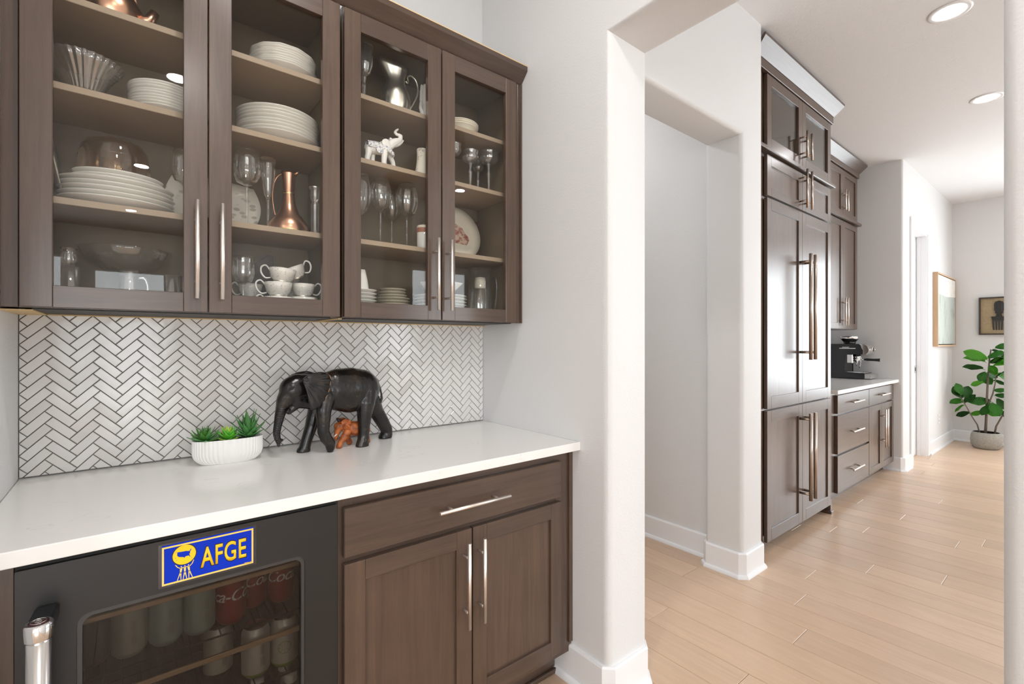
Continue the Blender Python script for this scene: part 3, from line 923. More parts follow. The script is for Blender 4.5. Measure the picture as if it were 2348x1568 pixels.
for k, (c, full, kind) in enumerate(tiles):
    if k >= 300:
        tile_bm(rest, c); continue
    cx = sum(p[0] for p in c) / len(c); cz = sum(p[1] for p in c) / len(c)
    if full and kind in TM:
        me = TM[kind]
    else:
        bm = NB(); tile_bm(bm, [(p[0] - cx, p[1] - cz) for p in c], 1.8588 - 1.86, 1.8530 - 1.86)
        _finish(bm); me = bpy.data.meshes.new('tile'); bm.to_mesh(me); bm.free(); me.materials.append(M['tile'])
        if full: TM[kind] = me
    o = bpy.data.objects.new('tile', me); o.parent = BACK
    o.location = Vector((cx, 1.86, cz)) - Vector(BACK.location)
    o.rotation_euler = (rt.gauss(0, .004), 0, rt.gauss(0, .004))
    COL.objects.link(o)
if len(rest.verts):
    o = ob('more_tiles', rest, M['tile'], BACK); o['kind'] = 'stuff'

# ---------------------------------------------------------------- bar: counter and base units
bm = NB(); box(bm, XL + .001, XR - .001, 1.224, 1.857, .884, .915, .0022, 2)
tag(ob('countertop', bm, M['quartz'], origin=(.54, 1.5, .884)), 'white quartz countertop with faint grey veins over the bar', 'countertop')

bc = thing('base_cabinet', 'dark brown base cabinet with one drawer and two doors under the bar', 'cabinet', (.87, 1.272, 0))
bm = NB()
box(bm, .4300, .4480, 1.292, 1.85, .115, .883); box(bm, 1.2790, 1.2970, 1.292, 1.85, .115, .883); box(bm, .448, 1.279, 1.292, 1.85, .115, .133); box(bm, .448, 1.279, 1.842, 1.85, .133, .883)
ob('carcass', bm, M['wood_y'], bc)
bm = NB()
box(bm, .4285, .470, 1.272, 1.292, .112, .8835, mi=0); box(bm, 1.235, 1.318, 1.272, 1.292, .112, .8835, .0008, mi=0)
box(bm, .470, 1.235, 1.272, 1.292, .845, .8835, mi=1); box(bm, .470, 1.235, 1.272, 1.292, .692, .722, mi=1); box(bm, .470, 1.235, 1.272, 1.292, .112, .15, mi=1)
box(bm, 1.300, 1.318, 1.264, 1.272, .15, .8835, .0008, mi=0)
ob('face_frame', bm, [M['wood_v'], M['wood_h']], bc)
bm = NB(); box(bm, .4300, 1.30, 1.345, 1.357, .0, .114)
ob('toe_kick', bm, M['wood_h'], bc)
bm = NB(); box(bm, .432, 1.30, 1.330, 1.345, 0, .018, .003); ob('shoe_strip', bm, M['wood_h'], bc)
dr = slab_front(bc, .4424, 1.247, .717, .8496, 1.252, name='drawer')
pull(dr, 0, 1.252, .784, 0, horiz=(.711, .977))
d1 = shaker(bc, .4424, .8475, .142, .6995, 1.252, st=.057)
pull(d1, .8155, 1.252, .405, .670)
d2 = shaker(bc, .8520, 1.247, .142, .6995, 1.252, st=.054)
pull(d2, .8735, 1.252, .405, .670)

bm = NB(); box(bm, XL + .002, -.1665, 1.268, 1.288, 0, .8835, .001)
tag(ob('end_filler', bm, M['wood_v'], origin=(-.2, 1.268, 0)), 'narrow grey brown filler panel left of the drinks fridge', 'filler')

# ---------------------------------------------------------------- drinks fridge
FY = 1.240
fr = thing('drinks_fridge', 'black stainless drinks fridge with glass door under the bar', 'fridge', (.13, 1.5, 0))
bm = NB(); t = .03
fx0, fx1, fz0, fz1 = -.1625, .4265, .09, .876
box(bm, fx0, fx0 + t, 1.290, 1.84, fz0, fz1); box(bm, fx1 - t, fx1, 1.290, 1.84, fz0, fz1)
box(bm, fx0 + t, fx1 - t, 1.290, 1.84, fz0, fz0 + t); box(bm, fx0 + t, fx1 - t, 1.290, 1.84, fz1 - t, fz1); box(bm, fx0 + t, fx1 - t, 1.80, 1.84, fz0 + t, fz1 - t)
ob('liner', bm, M['fridge_in'], fr)
bm = NB(); box(bm, fx0 + .01, fx1 - .01, 1.31, 1.6, 0, .089); ob('plinth', bm, M['black_plastic'], fr)
bm = NB(); box(bm, fx0 - .0005, fx1 - .004, 1.2485, 1.2895, .868, .8825); ob('top_gap_shade', bm, M['dark'], fr)  # black strip painting the shade in the gap under the counter
# door: slab with rounded window
DX_0, DX_1, DZ_0, DZ_1 = -.1625, .4190, .105, .8705
gx0, gx1, gz0, gz1, gr = -.079, .340, .19, .762, .022
def rrect(x0, x1, z0, z1, r, n=6):
    pts = []
    for (cx, cz, a0) in ((x1 - r, z1 - r, 0), (x0 + r, z1 - r, pi / 2), (x0 + r, z0 + r, pi), (x1 - r, z0 + r, 3 * pi / 2)):
        for k in range(n + 1):
            a = a0 + pi / 2 * k / n
            pts.append((cx + r * cos(a), cz + r * sin(a)))
    return pts
def ring_frame(bm, outer, inner, y0, y1, mi=0, mi_in=0):
    n = len(outer)
    oo0 = [bm.verts.new((p[0], y0, p[1])) for p in outer]; ii0 = [bm.verts.new((p[0], y0, p[1])) for p in inner]
    oo1 = [bm.verts.new((p[0], y1, p[1])) for p in outer]; ii1 = [bm.verts.new((p[0], y1, p[1])) for p in inner]
    for k in range(n):
        j = (k + 1) % n
        for q, m_ in (((oo0[k], oo0[j], ii0[j], ii0[k]), mi), ((oo1[k], ii1[k], ii1[j], oo1[j]), mi), ((oo0[k], oo1[k], oo1[j], oo0[j]), mi), ((ii0[k], ii0[j], ii1[j], ii1[k]), mi_in)):
            f = bm.faces.new(q); f.material_index = m_
bm = NB(); ring_frame(bm, rrect(DX_0, DX_1, DZ_0, DZ_1, .003), rrect(gx0, gx1, gz0, gz1, gr), FY, FY + .042)
fd = ob('door', bm, M['black_steel'], fr)
bm = NB(); ring_frame(bm, rrect(gx0 + .0003, gx1 - .0003, gz0 + .0003, gz1 - .0003, gr), rrect(gx0 + .008, gx1 - .008, gz0 + .008, gz1 - .008, gr - .004), FY + .003, FY + .02)
ob('bezel', bm, M['frame_grey'], fd)
bm = NB(); prism(bm, rrect(gx0 + .006, gx1 - .006, gz0 + .006, gz1 - .006, gr - .003), 'y', FY + .012, FY + .016)
ob('pane', bm, M['pane_dark'], fd)
bm = NB(); box(bm, .4192, .4201, FY + .004, FY + .0485, .1, .868); ob('side_trim', bm, M['steel'], fd)
bm = NB(); box(bm, .4205, .4282, FY + .022, FY + .030, .09, .8825); ob('side_gap_shade', bm, M['dark'], fr)  # black strip stands in for shade between fridge door and cabinet
# handle
hx, hy = -.1235, 1.168
bm = NB()
cyl(bm, (hx, hy, .16), (hx, hy, .772), .0165, seg=28)
hd = ob('handle', bm, M['steel'], fd)
for zz, s in ((.785, 1), (.147, -1)):
    bm = NB(); lathe(bm, [(0, -.016), (.0178, -.016), (.0195, -.013), (.0195, .011), (.0175, .014), (.0150, .0142), (0, .0142)] if s > 0 else [(0, -.0142), (.0150, -.0142), (.0175, -.014), (.0195, -.011), (.0195, .013), (.0178, .016), (0, .016)], 32, hx, hy, zz)
    ob('end_cap', bm, M['chrome'], fd)
    bm = NB(); prism(bm, [(hx - .0165, hy + .004), (hx + .0165, hy + .004), (hx + .021, FY - .0002), (hx - .012, FY - .0002)], 'z', zz - .013, zz + .0125)
    bmesh.ops.bevel(bm, geom=list(bm.edges), offset=.003, segments=2, affect='EDGES')
    ob('bracket', bm, M['black_plastic'], fd)
bm = NB(); lathe(bm, [(0, .0), (.0138, .0), (.0138, .0012), (0, .0012)], 28, hx, hy, .7993); ob('medallion', bm, mat('dark red enamel', (.05, .008, .01), .25), fd)
bm = NB(); lathe(bm, [(.0098, 0), (.0112, 0), (.0112, .0008), (.0098, .0008), (.0098, 0)], 28, hx, hy, .8006); lathe(bm, [(.0035, 0), (.0052, 0), (.0052, .0008), (.0035, .0008), (.0035, 0)], 20, hx, hy, .8006); ob('medallion_rings', bm, M['steel'], fd)
# racks
for zt in (.722, .5535, .33):
    bm = NB()
    box(bm, fx0 + .034, fx1 - .034, 1.293, 1.301, zt - .006, zt + .006, .0015)
    rk = ob('rack_trim', bm, M['rack_trim'], fr)
    bm = NB()
    zf = {.722: .605, .5535: .452, .33: .27}[zt]
    n = 15
    for k in range(n):
        x = fx0 + .04 + (fx1 - fx0 - .08) * k / (n - 1)
        cyl(bm, (x, 1.30, zf - .004), (x, 1.78, zf - .004), .0016, seg=6)
    for y in (1.30, 1.54, 1.78): cyl(bm, (fx0 + .033, y, zf - .0065), (fx1 - .033, y, zf - .0065), .0022, seg=6)
    for x in (fx0 + .05, fx1 - .05): cyl(bm, (x, 1.30, zf - .004), (x, 1.30, zt - .006), .002, seg=6)
    ob('wire_rack', bm, M['black_steel'], rk)
# sticker with emblem
def font_mesh(txt, size, extrude=0.0, offset=0.0, shear=0.0, spacing=1.0, fit=None):
    cu = bpy.data.curves.new('lettering', 'FONT'); cu.body = txt; cu.size = size; cu.extrude = extrude; cu.offset = offset; cu.shear = shear
    cu.space_character = spacing; cu.align_x = 'LEFT'; cu.resolution_u = 4
    o = bpy.data.objects.new('lettering', cu); COL.objects.link(o)
    me = eval_mesh(o)
    bpy.data.objects.remove(o, do_unlink=True)
    bm = NB(); bm.from_mesh(me); bpy.data.meshes.remove(me)
    xs = [v.co.x for v in bm.verts]; ys = [v.co.y for v in bm.verts]
    return bm, (min(xs), max(xs), min(ys), max(ys))
sx0, sz0, sw, sh = .0475, .7710, .1840, .0920
def SU(u, v): return (sx0 + sw * u, sz0 + sh * v)
st = thing('bumper_sticker', 'blue and yellow bumper sticker with emblem and AFGE lettering on fridge door', 'sticker', (sx0 + sw / 2, FY, sz0))
bm = NB(); prism(bm, rrect(sx0, sx0 + sw, sz0, sz0 + sh, .002, 3), 'y', FY - .0006, FY - .0001); ob('film', bm, M['film'], st)
bm = NB(); x0, z0 = SU(.030, .045); x1, z1 = SU(.968, .965); box(bm, x0, x1, FY - .0010, FY - .0006, z0, z1); ob('backing', bm, M['blue_print'], st)
bm = NB(); o0, o1 = SU(.033, .05), SU(.965, .93); bw = .0035
ring_frame(bm, [(o0[0], o0[1]), (o1[0], o0[1]), (o1[0], o1[1]), (o0[0], o1[1])], [(o0[0] + bw, o0[1] + bw), (o1[0] - bw, o0[1] + bw), (o1[0] - bw, o1[1] - bw), (o0[0] + bw, o1[1] - bw)], FY - .0014, FY - .0010)
ob('border', bm, M['cream_print'], st)
gc = SU(.245, .665)
for nm, m_, r, ya, yb_ in (('globe_outline', 'navy_print', .0222, .0013, .0010), ('globe', 'yellow_print', .0207, .0016, .0013)):
    bm = NB(); prism(bm, [(gc[0] + r * cos(2 * pi * k / 40), gc[1] + r * sin(2 * pi * k / 40)) for k in range(40)], 'y', FY - ya, FY - yb_); ob(nm, bm, M[m_], st)
usa = [(-.0125, .0052), (-.0118, .0072), (-.006, .0066), (0, .0062), (.0035, .0062), (.0055, .0050), (.0068, .0056), (.0085, .0042), (.0100, .0062), (.0118, .0088), (.0128, .0090), (.0122, .0062), (.0102, .0034), (.0106, .0010), (.0090, -.0016), (.0094, -.0046), (.0110, -.0078), (.0100, -.0082), (.0080, -.0050), (.0040, -.0050), (.0015, -.0056), (.0005, -.0080), (-.0015, -.0060), (-.0040, -.0050), (-.0070, -.0044), (-.0105, -.0030), (-.0128, .0005)]
bm = NB(); prism(bm, [(gc[0] + x, gc[1] + z + .001) for x, z in usa], 'y', FY - .0018, FY - .0016)
for (x, z) in ((-.0145, .0085), (-.0155, -.0035), (-.0135, -.0085), (.0125, -.0105)):
    prism(bm, [(gc[0] + x - .001, gc[1] + z - .0006), (gc[0] + x + .0012, gc[1] + z), (gc[0] + x, gc[1] + z + .0009)], 'y', FY - .0018, FY - .0016)
ob('country_map', bm, M['blue_print'], st)
bm = NB()
def stroke(p, q, w0, w1, ya=.0016, yb_=.0010):
    p, q = Vector(p), Vector(q); d = (q - p).normalized(); n = Vector((-d.y, d.x))
    prism(bm, [tuple(p + n * w0), tuple(p - n * w0), tuple(q - n * w1), tuple(q + n * w1)], 'y', FY - ya, FY - yb_)
for (u, lean) in ((.215, -.004), (.250, 0), (.285, .004)):
    hx_, hz_ = SU(u, .37)
    stroke((hx_, hz_), (hx_ + lean * .3, hz_ - .0105), .0022, .0013)
    stroke((hx_ + lean * .3 - .0003, hz_ - .0095), (hx_ + lean * 1.0 - .0035, hz_ - .0265), .0011, .0005)
    stroke((hx_ + lean * .3 + .0003, hz_ - .0095), (hx_ + lean * 1.0 + .0035, hz_ - .0265), .0011, .0005)
    prism(bm, [(hx_ + .0012 * cos(2 * pi * k / 10), hz_ + .0026 + .0012 * sin(2 * pi * k / 10)) for k in range(10)], 'y', FY - .0016, FY - .0010)
a0 = SU(.215, .37); a1 = SU(.285, .37)
for (p, q) in (((a0[0] - .001, a0[1] - .001), (a0[0] - .0065, a0[1] + .003)), ((a0[0] - .0065, a0[1] + .003), (a0[0] - .0105, a0[1] + .009)), ((a1[0] + .001, a1[1] - .001), (a1[0] + .0065, a1[1] + .004)), ((a1[0] + .0065, a1[1] + .004), (a1[0] + .0095, a1[1] + .0115)), ((a0[0], a0[1]), (a1[0], a1[1]))):
    stroke(p, q, .0008, .0006)
ob('figures', bm, M['cream_print'], st)
for nm, m_, off, ya in (('lettering_outline', 'navy_print', .030, .0013), ('lettering', 'yellow_print', .016, .0016)):
    bm, bb = font_mesh('AFGE', 1.0, 0.0, off, 0.0, 1.08)
    if nm == 'lettering_outline':
        tmp, bb = font_mesh('AFGE', 1.0, 0.0, 0.0, 0.0, 1.08); tmp.free()
    p0 = SU(.405, .25); p1 = SU(.885, .73)
    sxx = (p1[0] - p0[0]) / (bb[1] - bb[0]); szz = (p1[1] - p0[1]) / (bb[3] - bb[2])
    for v in bm.verts:
        v.co = Vector((p0[0] + (v.co.x - bb[0]) * sxx, FY - ya, p0[1] + (v.co.y - bb[2]) * szz))
    r_ = bmesh.ops.extrude_face_region(bm, geom=list(bm.faces)); bmesh.ops.translate(bm, vec=(0, .0003, 0), verts=[e for e in r_['geom'] if isinstance(e, bmesh.types.BMVert)])
    ob(nm, bm, M[m_], st)
bm = NB(); rz_ = random.Random(5)
for k in range(9):
    x, z = SU(.866 + .0095 * k, .072); box(bm, x, x + .0013, FY - .0014, FY - .0010, z + rz_.uniform(0, .0006), z + .0022 + rz_.uniform(0, .0012))
ob('fine_print', bm, M['cream_print'], st)
# ---------------------------------------------------------------- cans and bottles in the drinks fridge
def can(label, x, y, z, body, lower=None, text=None, rot=0.0, bars=False, slice_=False, r=.0325, h=.122):
    c = thing('drink_can', label, 'can', (x, y, z), 'cans in the drinks fridge', rz=rot)
    prof = [(0, .002), (r * .74, .0), (r * .80, .003), (r * .98, .010), (r, .014), (r, h - .018), (r * .97, h - .013), (r * .83, h - .003), (r * .83, h)]
    bm = NB(); lathe(bm, prof, 28)
    if lower:
        for f in bm.faces:
            if f.calc_center_median().z < h * .45: f.material_index = 1
    ob('body', bm, [M[body], M[lower or body]], c, local=True)
    bm = NB(); lathe(bm, [(r * .83, h - .0005), (r * .85, h + .001), (r * .80, h + .001), (r * .77, h - .003), (0, h - .003)], 28)
    box(bm, -.007, .007, -.012, .006, h - .003, h - .0015)
    ob('lid', bm, M['steel'], c, local=True)
    if text:
        bm, bb = font_mesh(text, 1.0, 0, .005, .35, .92)
        s = .028 / (bb[3] - bb[2])
        for v in bm.verts:
            a = (v.co.x - (bb[0] + bb[1]) / 2) * s / r
            # camera looks along +Y: letters run left to right across the -Y face
            v.co = Vector(((r + .0004) * sin(a), -(r + .0004) * cos(a), h * .48 + (v.co.y - bb[2]) * s))
        ob('lettering', bm, M['white_print'], c, local=True, fixn=False)
    if bars:
        bm = NB(); rb = random.Random(int(x * 1000))
        for k in range(11):
            a0 = .25 + .055 * (k % 6); zz = .03 + .028 * (k // 6)
            for q in range(2):
                a = a0 + .02 * q
                vs = [bm.verts.new(((r + .0003) * sin(t_), -(r + .0003) * cos(t_), z_)) for t_, z_ in ((a, zz), (a + .012, zz), (a + .012, zz + .02 + rb.random() * .006), (a, zz + .02 + rb.random() * .006))]
                bm.faces.new(vs)
        ob('small_print', bm, M['grey_print'], c, local=True, fixn=False)
    if slice_:
        bm = NB()
        def arc(r0, r1, a0, a1, n):
            for k in range(n):
                p = [(r0, a0 + (a1 - a0) * k / n), (r1, a0 + (a1 - a0) * k / n), (r1, a0 + (a1 - a0) * (k + 1) / n), (r0, a0 + (a1 - a0) * (k + 1) / n)]
                vs = []
                for rr, aa in p:
                    u, w = rr * cos(aa), rr * sin(aa)
                    vs.append(bm.verts.new(((r + .0004) * sin(u / r), -(r + .0004) * cos(u / r), .055 + w)))
                bm.faces.new(vs)
        arc(.0145, .016, 0, 2 * pi, 28)
        for k in range(8): arc(.002, .0145, 2 * pi * k / 8, 2 * pi * k / 8 + .09, 1)
        ob('lime_slice_print', bm, M['can_green'], c, local=True, fixn=False)
    return c
ZR1, ZR2, ZR3 = .606, .452, .27
# the view direction at each can turns the label towards the camera
can('tall dark sleeve can at left end of the top fridge rack', -.066, 1.352, ZR1 - .0, 'frame_grey', rot=-.15, r=.034, h=.124)
can('sage beverage can with printed panel, first from left on top rack', .001, 1.345, ZR1, 'can_sage', bars=True, rot=-.15)
can('pale grey teal beverage can, second from left on top rack', .066, 1.345, ZR1, 'can_teal', bars=True, rot=-.15)
can('pale blue green beverage can just left of the red cans', .130, 1.345, ZR1, 'can_teal', bars=True, rot=0)
can('red cola can beside the pale cans, script turned left', .196, 1.345, ZR1, 'can_red', text='Coca-Cola', rot=-.45)
can('red cola can in the middle, script turned away', .252, 1.392, ZR1, 'can_red', text='Coca-Cola', rot=-1.05, bars=True)
can('red cola can at far right, script facing forward', .316, 1.375, ZR1, 'can_red', text='Coca', rot=-.15)
can('white can with dark base on second rack below red can', .176, 1.405, ZR2, 'can_white', lower='frame_grey', rot=-.1, bars=True)
can('white and green can on second rack, left of lime slice can', .250, 1.345, ZR2, 'can_white', lower='can_green', rot=-.1, bars=True)
can('white and green can with lime slice print at right', .317, 1.345, ZR2, 'can_white', lower='can_green', rot=-.2, slice_=True)
def bottle(label, x, y):
    b = thing('water_bottle', label, 'bottle', (x, y, ZR3), 'white capped bottles in the fridge')
    bm = NB(); lathe(bm, [(0, .0), (.024, .0), (.027, .006), (.027, .080), (.022, .100), (.0135, .116), (.0125, .124)], 24); ob('body', bm, M['glass'], b, local=True)
    bm = NB(); lathe(bm, [(.0155, .119), (.0158, .121), (.0158, .137), (.0140, .140), (0, .140)], 32, flute=lambda a, r, z: r * (1 + .015 * cos(24 * a))); ob('cap', bm, M['white_print'], b, local=True)
for lb, x, y in (('white capped bottle nearest the middle of the lower fridge rack', .216, 1.372), ('white capped bottle on lower rack, front one under lime can', .262, 1.388), ('white capped bottle on lower rack, rear one at right', .334, 1.415), ('white capped bottle on lower rack, front one at right', .336, 1.355)):
    bottle(lb, x, y)

# ---------------------------------------------------------------- crockery
S0, S1, S2, S3 = 1.389, 1.645, 1.925, 2.146
def plate_mesh(R, h, m, wavy=0, seg=48, foot=.55, thick=.003):
    bm = NB()
    fl = (lambda a, r, z: r * (1 + (wavy * cos(12 * a) if r > R * .8 else 0))) if wavy else None
    lathe(bm, [(0, .003), (R * foot * .9, .003), (R * foot * .93, 0), (R * foot, 0), (R * foot * 1.03, .004), (R * .82, h * .45), (R * .96, h - .002), (R, h), (R * .985, h + .0012), (R * .93, h - .002), (R * .80, h * .5 + thick), (R * foot, .004 + thick), (0, .004 + thick)], seg, flute=fl)
    _finish(bm)
    me = bpy.data.meshes.new('plate'); bm.to_mesh(me); bm.free(); me.materials.append(m)
    return me
def stack(name, cat, n, where, x, y, z, R, h, pitch, m, adj, wavy=0, sx=1.0, jit=.002, seed=1, foot=.55, rads=None, grp=None):
    me = plate_mesh(R, h, m, wavy, foot=foot)
    rs = random.Random(seed)
    for k in range(n):
        o = bpy.data.objects.new(name, me)
        s = rads[k] if rads else 1.0
        o.location = (x + rs.uniform(-jit, jit), y + rs.uniform(-jit, jit), z + k * pitch)
        o.rotation_euler = (0, 0, rs.uniform(0, .25) if sx == 1 else 0); o.scale = (sx * s, s, 1)
        COL.objects.link(o)
        i = n - 1 - k
        w = 'lowest' if i == n - 1 else ORD[i]
        tag(o, '%s %s, %s %s' % (adj, cat, w, where), cat, grp or where)
PO = M['porcelain']
stack('dinner_plate', 'plate', 9, 'in stack beside fluted glass bowl', .083, 1.705, S2, .088, .020, .0080, PO, 'white', seed=2, foot=.62)
stack('serving_plate', 'plate', 7, 'in wide leaning stack behind first door', -.022, 1.690, S1, .098, .020, .0125, PO, 'large white', sx=1.28, seed=3, foot=.5, rads=[1, 1, 1, .99, .99, .80, .78])
stack('scalloped_bowl', 'bowl', 8, 'in scalloped stack behind second door', .400, 1.708, S3, .100, .028, .0078, PO, 'white', wavy=.012, seed=4, foot=.5)
stack('dinner_plate', 'plate', 8, 'in broad stack behind second door', .386, 1.712, S2, .124, .024, .0107, PO, 'white', seed=5, foot=.6)
stack('side_plate', 'plate', 7, 'in bright stack left of beige plates', .652, 1.668, S0, .050, .012, .0125, PO, 'white', wavy=.01, seed=6)
stack('stoneware_plate', 'plate', 9, 'in middle stack behind third door', .812, 1.760, S0, .068, .014, .0118, M['greyplate'], 'beige', wavy=.006, seed=7, rads=[1, 1, 1, 1, 1, 1, .82, .8, .78])
stack('side_plate', 'plate', 7, 'in stack under white bowl', 1.000, 1.708, S0, .110, .014, .0125, PO, 'white', wavy=.006, seed=8)
stack('dessert_bowl', 'bowl', 3, 'in short stack behind last door', 1.075, 1.690, S3, .082, .032, .008, M['cream'], 'cream', seed=9, foot=.75)

def single(name, bm, m, loc, label, cat, smooth=None, rot=None):
    o = ob(name, bm, m, local=True, smooth=smooth); o.location = loc
    if rot: o.rotation_euler = rot
    return tag(o, label, cat)
def wall_prof(out, t):
    """outer profile bottom->top of an open vessel, return closed inner wall of thickness t"""
    inner = [(max(r - t, .0005), z) for r, z in reversed(out) if z > out[0][1] + t * 1.2 or r > .9]
    z0 = out[0][1] + t * 1.5
    return [(0, out[0][1])] + out + inner + [(0, max(z0, inner[-1][1] - t))]

# white bowl on the plate stack (right cabinet bottom)
bm = NB(); lathe(bm, wall_prof([(.035, 0), (.040, .006), (.062, .030), (.082, .050), (.090, .058)], .003), 48, flute=lambda a, r, z: r * (1 + (.03 * cos(8 * a) if z > .045 else 0)))
single('serving_bowl', bm, PO, (1.000, 1.708, S0 + 7 * .0125 - .004), 'white wavy rimmed bowl on top of the wide plate stack', 'bowl')
# white cone shaped creamer on the small stack
bm = NB(); lathe(bm, [(0, 0), (.026, 0), (.027, .004), (.021, .045), (.014, .078), (.0125, .080), (.012, .076), (.018, .04), (0, .01)], 32)
single('creamer', bm, PO, (.650, 1.668, S0 + 7 * .0125 - .006), 'white tapering creamer on the small plate stack', 'creamer')

# first door, top: copper kettle
k = thing('copper_kettle', 'round copper kettle on top shelf behind first glass door', 'kettle', (-.035, 1.70, S3))
bm = NB(); lathe(bm, [(0, 0), (.050, 0), (.062, .012), (.068, .035), (.066, .062), (.052, .088), (.030, .100), (.012, .104), (.012, .112), (0, .116)], 40); ob('body', bm, M['copper'], k, local=True)
bm = NB(); tube(bm, [(.055, -.02, .030), (.080, -.024, .045), (.092, -.026, .072)], [.019, .015, .011], 16); ob('spout', bm, M['copper'], k, local=True)
bm = NB(); tube(bm, [(-.05, 0, .085), (-.045, 0, .13), (0, 0, .15), (.045, 0, .13), (.05, 0, .085)], .004, 10); ob('handle', bm, M['copper'], k, local=True)
# fluted glass bowl
bm = NB(); lathe(bm, wall_prof([(.026, 0), (.030, .003), (.038, .028), (.054, .062), (.072, .088), (.0835, .104)], .005), 120, flute=lambda a, r, z: r * (1 + .032 * cos(30 * a + z * 9)))
single('fluted_glass_bowl', bm, M['crystal'], (-.0935, 1.690, S2), 'flared fluted crystal bowl beside white plates', 'bowl')
# platter leaning on the side wall
bm = NB(); lathe(bm, [(0, .006), (.07, .004), (.085, .010), (.115, .016), (.116, .018), (.085, .013), (0, .009)], 56)
pt = thing('leaning_platter', 'oval decorated platter leaning on the cabinet side behind first door', 'platter', (-.170, 1.72, S1))
bm2 = bm
pm = ob('dish', bm2, [M['cream']], pt, local=True); pm.rotation_euler = (0, radians(80), 0); pm.location = (.004, .02, .118)
bm = NB(); lathe(bm, [(.086, .0136), (.112, .0184), (.1125, .0192), (.087, .0146), (.086, .0136)], 56)
pb = ob('rim_pattern', bm, mat('grey green rim print', (.22, .24, .22), .4, var=(60, .6)), pt, local=True); pb.rotation_euler = (0, radians(80), 0); pb.location = (.004, .02, .118)
# amber casserole behind the serving plates, upturned on a clear base
cz = thing('amber_casserole', 'upturned amber glass casserole resting on the large white plates', 'casserole', (-.030, 1.700, S1 + 6 * .0125 + .0215))
bm = NB(); lathe(bm, [(.079, 0), (.0795, .010), (.077, .046), (.073, .070), (.062, .088), (.044, .0975), (.020, .099), (0, .099), (0, .096), (.042, .094), (.059, .085), (.0695, .068), (.0735, .046), (.0765, .010), (.076, 0), (.079, 0)], 48); ob('bowl', bm, M['amber'], cz, local=True)
bm = NB(); lathe(bm, [(.0788, .0), (.083, .001), (.083, .0055), (.0790, .007)], 48); lathe(bm, [(.0776, .046), (.0790, .0475), (.0774, .049)], 48); ob('rim', bm, M['amber'], cz, local=True)
# blossom plates standing against the back, seen through both doors
def standing_plate(name, label, x, y, z, R, m, tilt=radians(78), sq=False, rz=0.0):
    bm = NB()
    if sq:
        lathe(bm, [(0, .004), (R * .6, .003), (R * .72, .009), (R, .015), (R * 1.002, .0175), (R * .72, .012), (0, .007)], 64, flute=lambda a, r, zz: r * (1 / max(abs(cos(a)), abs(sin(a))) ** .55) * .90)
    else:
        lathe(bm, [(0, .004), (R * .6, .003), (R * .66, .009), (R, .015), (R * 1.002, .0175), (R * .68, .012), (R * .60, .0074), (0, .0070)], 56)
    t_ = thing(name, label, 'plate', (x, y, z), rz=rz)
    o = ob('dish', bm, m, t_, local=True)
    if sq:
        o.rotation_euler = (tilt, 0, 0)
    else:
        o.rotation_euler = (tilt, 0, 0)
    o.location = (0, 0, R * sin(tilt) + .0005)
    return t_
bp_ = standing_plate('blossom_platter', 'long cream blossom platter standing behind wine glasses in first cabinet', .215, 1.800, S1, .090, M['floral_plate'], sq=True)
bp_.children[0].scale = (1.62, 1, 1)
# bottom of first door
vv = thing('glass_vase', 'small flared clear glass vase standing on patterned tumbler', 'vase', (-.119, 1.640, S0 + .0912))
bm = NB(); lathe(bm, [(0, 0), (.010, 0), (.0145, .006), (.0172, .018), (.0155, .030), (.0140, .036), (.0190, .046), (.0195, .047), (.0135, .036), (.0148, .030), (.0162, .018), (.0135, .008), (0, .003)], 32); ob('body', bm, M['glass'], vv, local=True)
def tumbler(name, label, x, y, z, r, h, facets=12, handle=False, m='crystal'):
    t_ = thing(name, label, 'glass', (x, y, z))
    bm = NB(); lathe(bm, [(0, 0), (r * .92, 0), (r * .95, .004), (r, h), (r * .93, h), (r * .86, .012), (0, .010)], 48, flute=lambda a, rr, zz: rr * (1 + (.035 * (abs(cos(facets * a / 2)) - .5) if zz < h * .85 else 0)))
    ob('body', bm, M[m], t_, local=True)
    if handle:
        bm = NB(); tube(bm, spline([(r * .93, 0, h * .80), (r * 1.55, 0, h * .78), (r * 1.85, 0, h * .5), (r * 1.55, 0, h * .2), (r * .93, 0, h * .18)]), .0036, 10); ob('handle', bm, M['crystal'], t_, local=True)
    return t_
tumbler('tumbler', 'patterned clear tumbler under the small glass vase', -.118, 1.640, S0 + .001, .0205, .090)
tumbler('glass_mug', 'clear cut glass mug with round handle at bottom of first cabinet', .000, 1.640, S0 + .001, .0215, .092, handle=True)
tumbler('tumbler', 'clear cut tumbler at bottom near the first door handle', .096, 1.640, S0 + .001, .0225, .087, 16)
fb = thing('footed_glass_bowl', 'large clear scalloped glass bowl on a short foot', 'bowl', (-.006, 1.742, S0 + .001))
bm = NB(); lathe(bm, [(.0, 0), (.050, 0), (.052, .004), (.016, .014), (.012, .045), (.014, .080), (0, .085)], 40); ob('foot', bm, M['glass'], fb, local=True)
bm = NB(); lathe(bm, wall_prof([(.020, .083), (.055, .096), (.088, .122), (.102, .152), (.104, .160)], .004), 84, flute=lambda a, r, z: r * (1 + .03 * abs(cos(7 * a)))); ob('bowl', bm, M['glass'], fb, local=True)

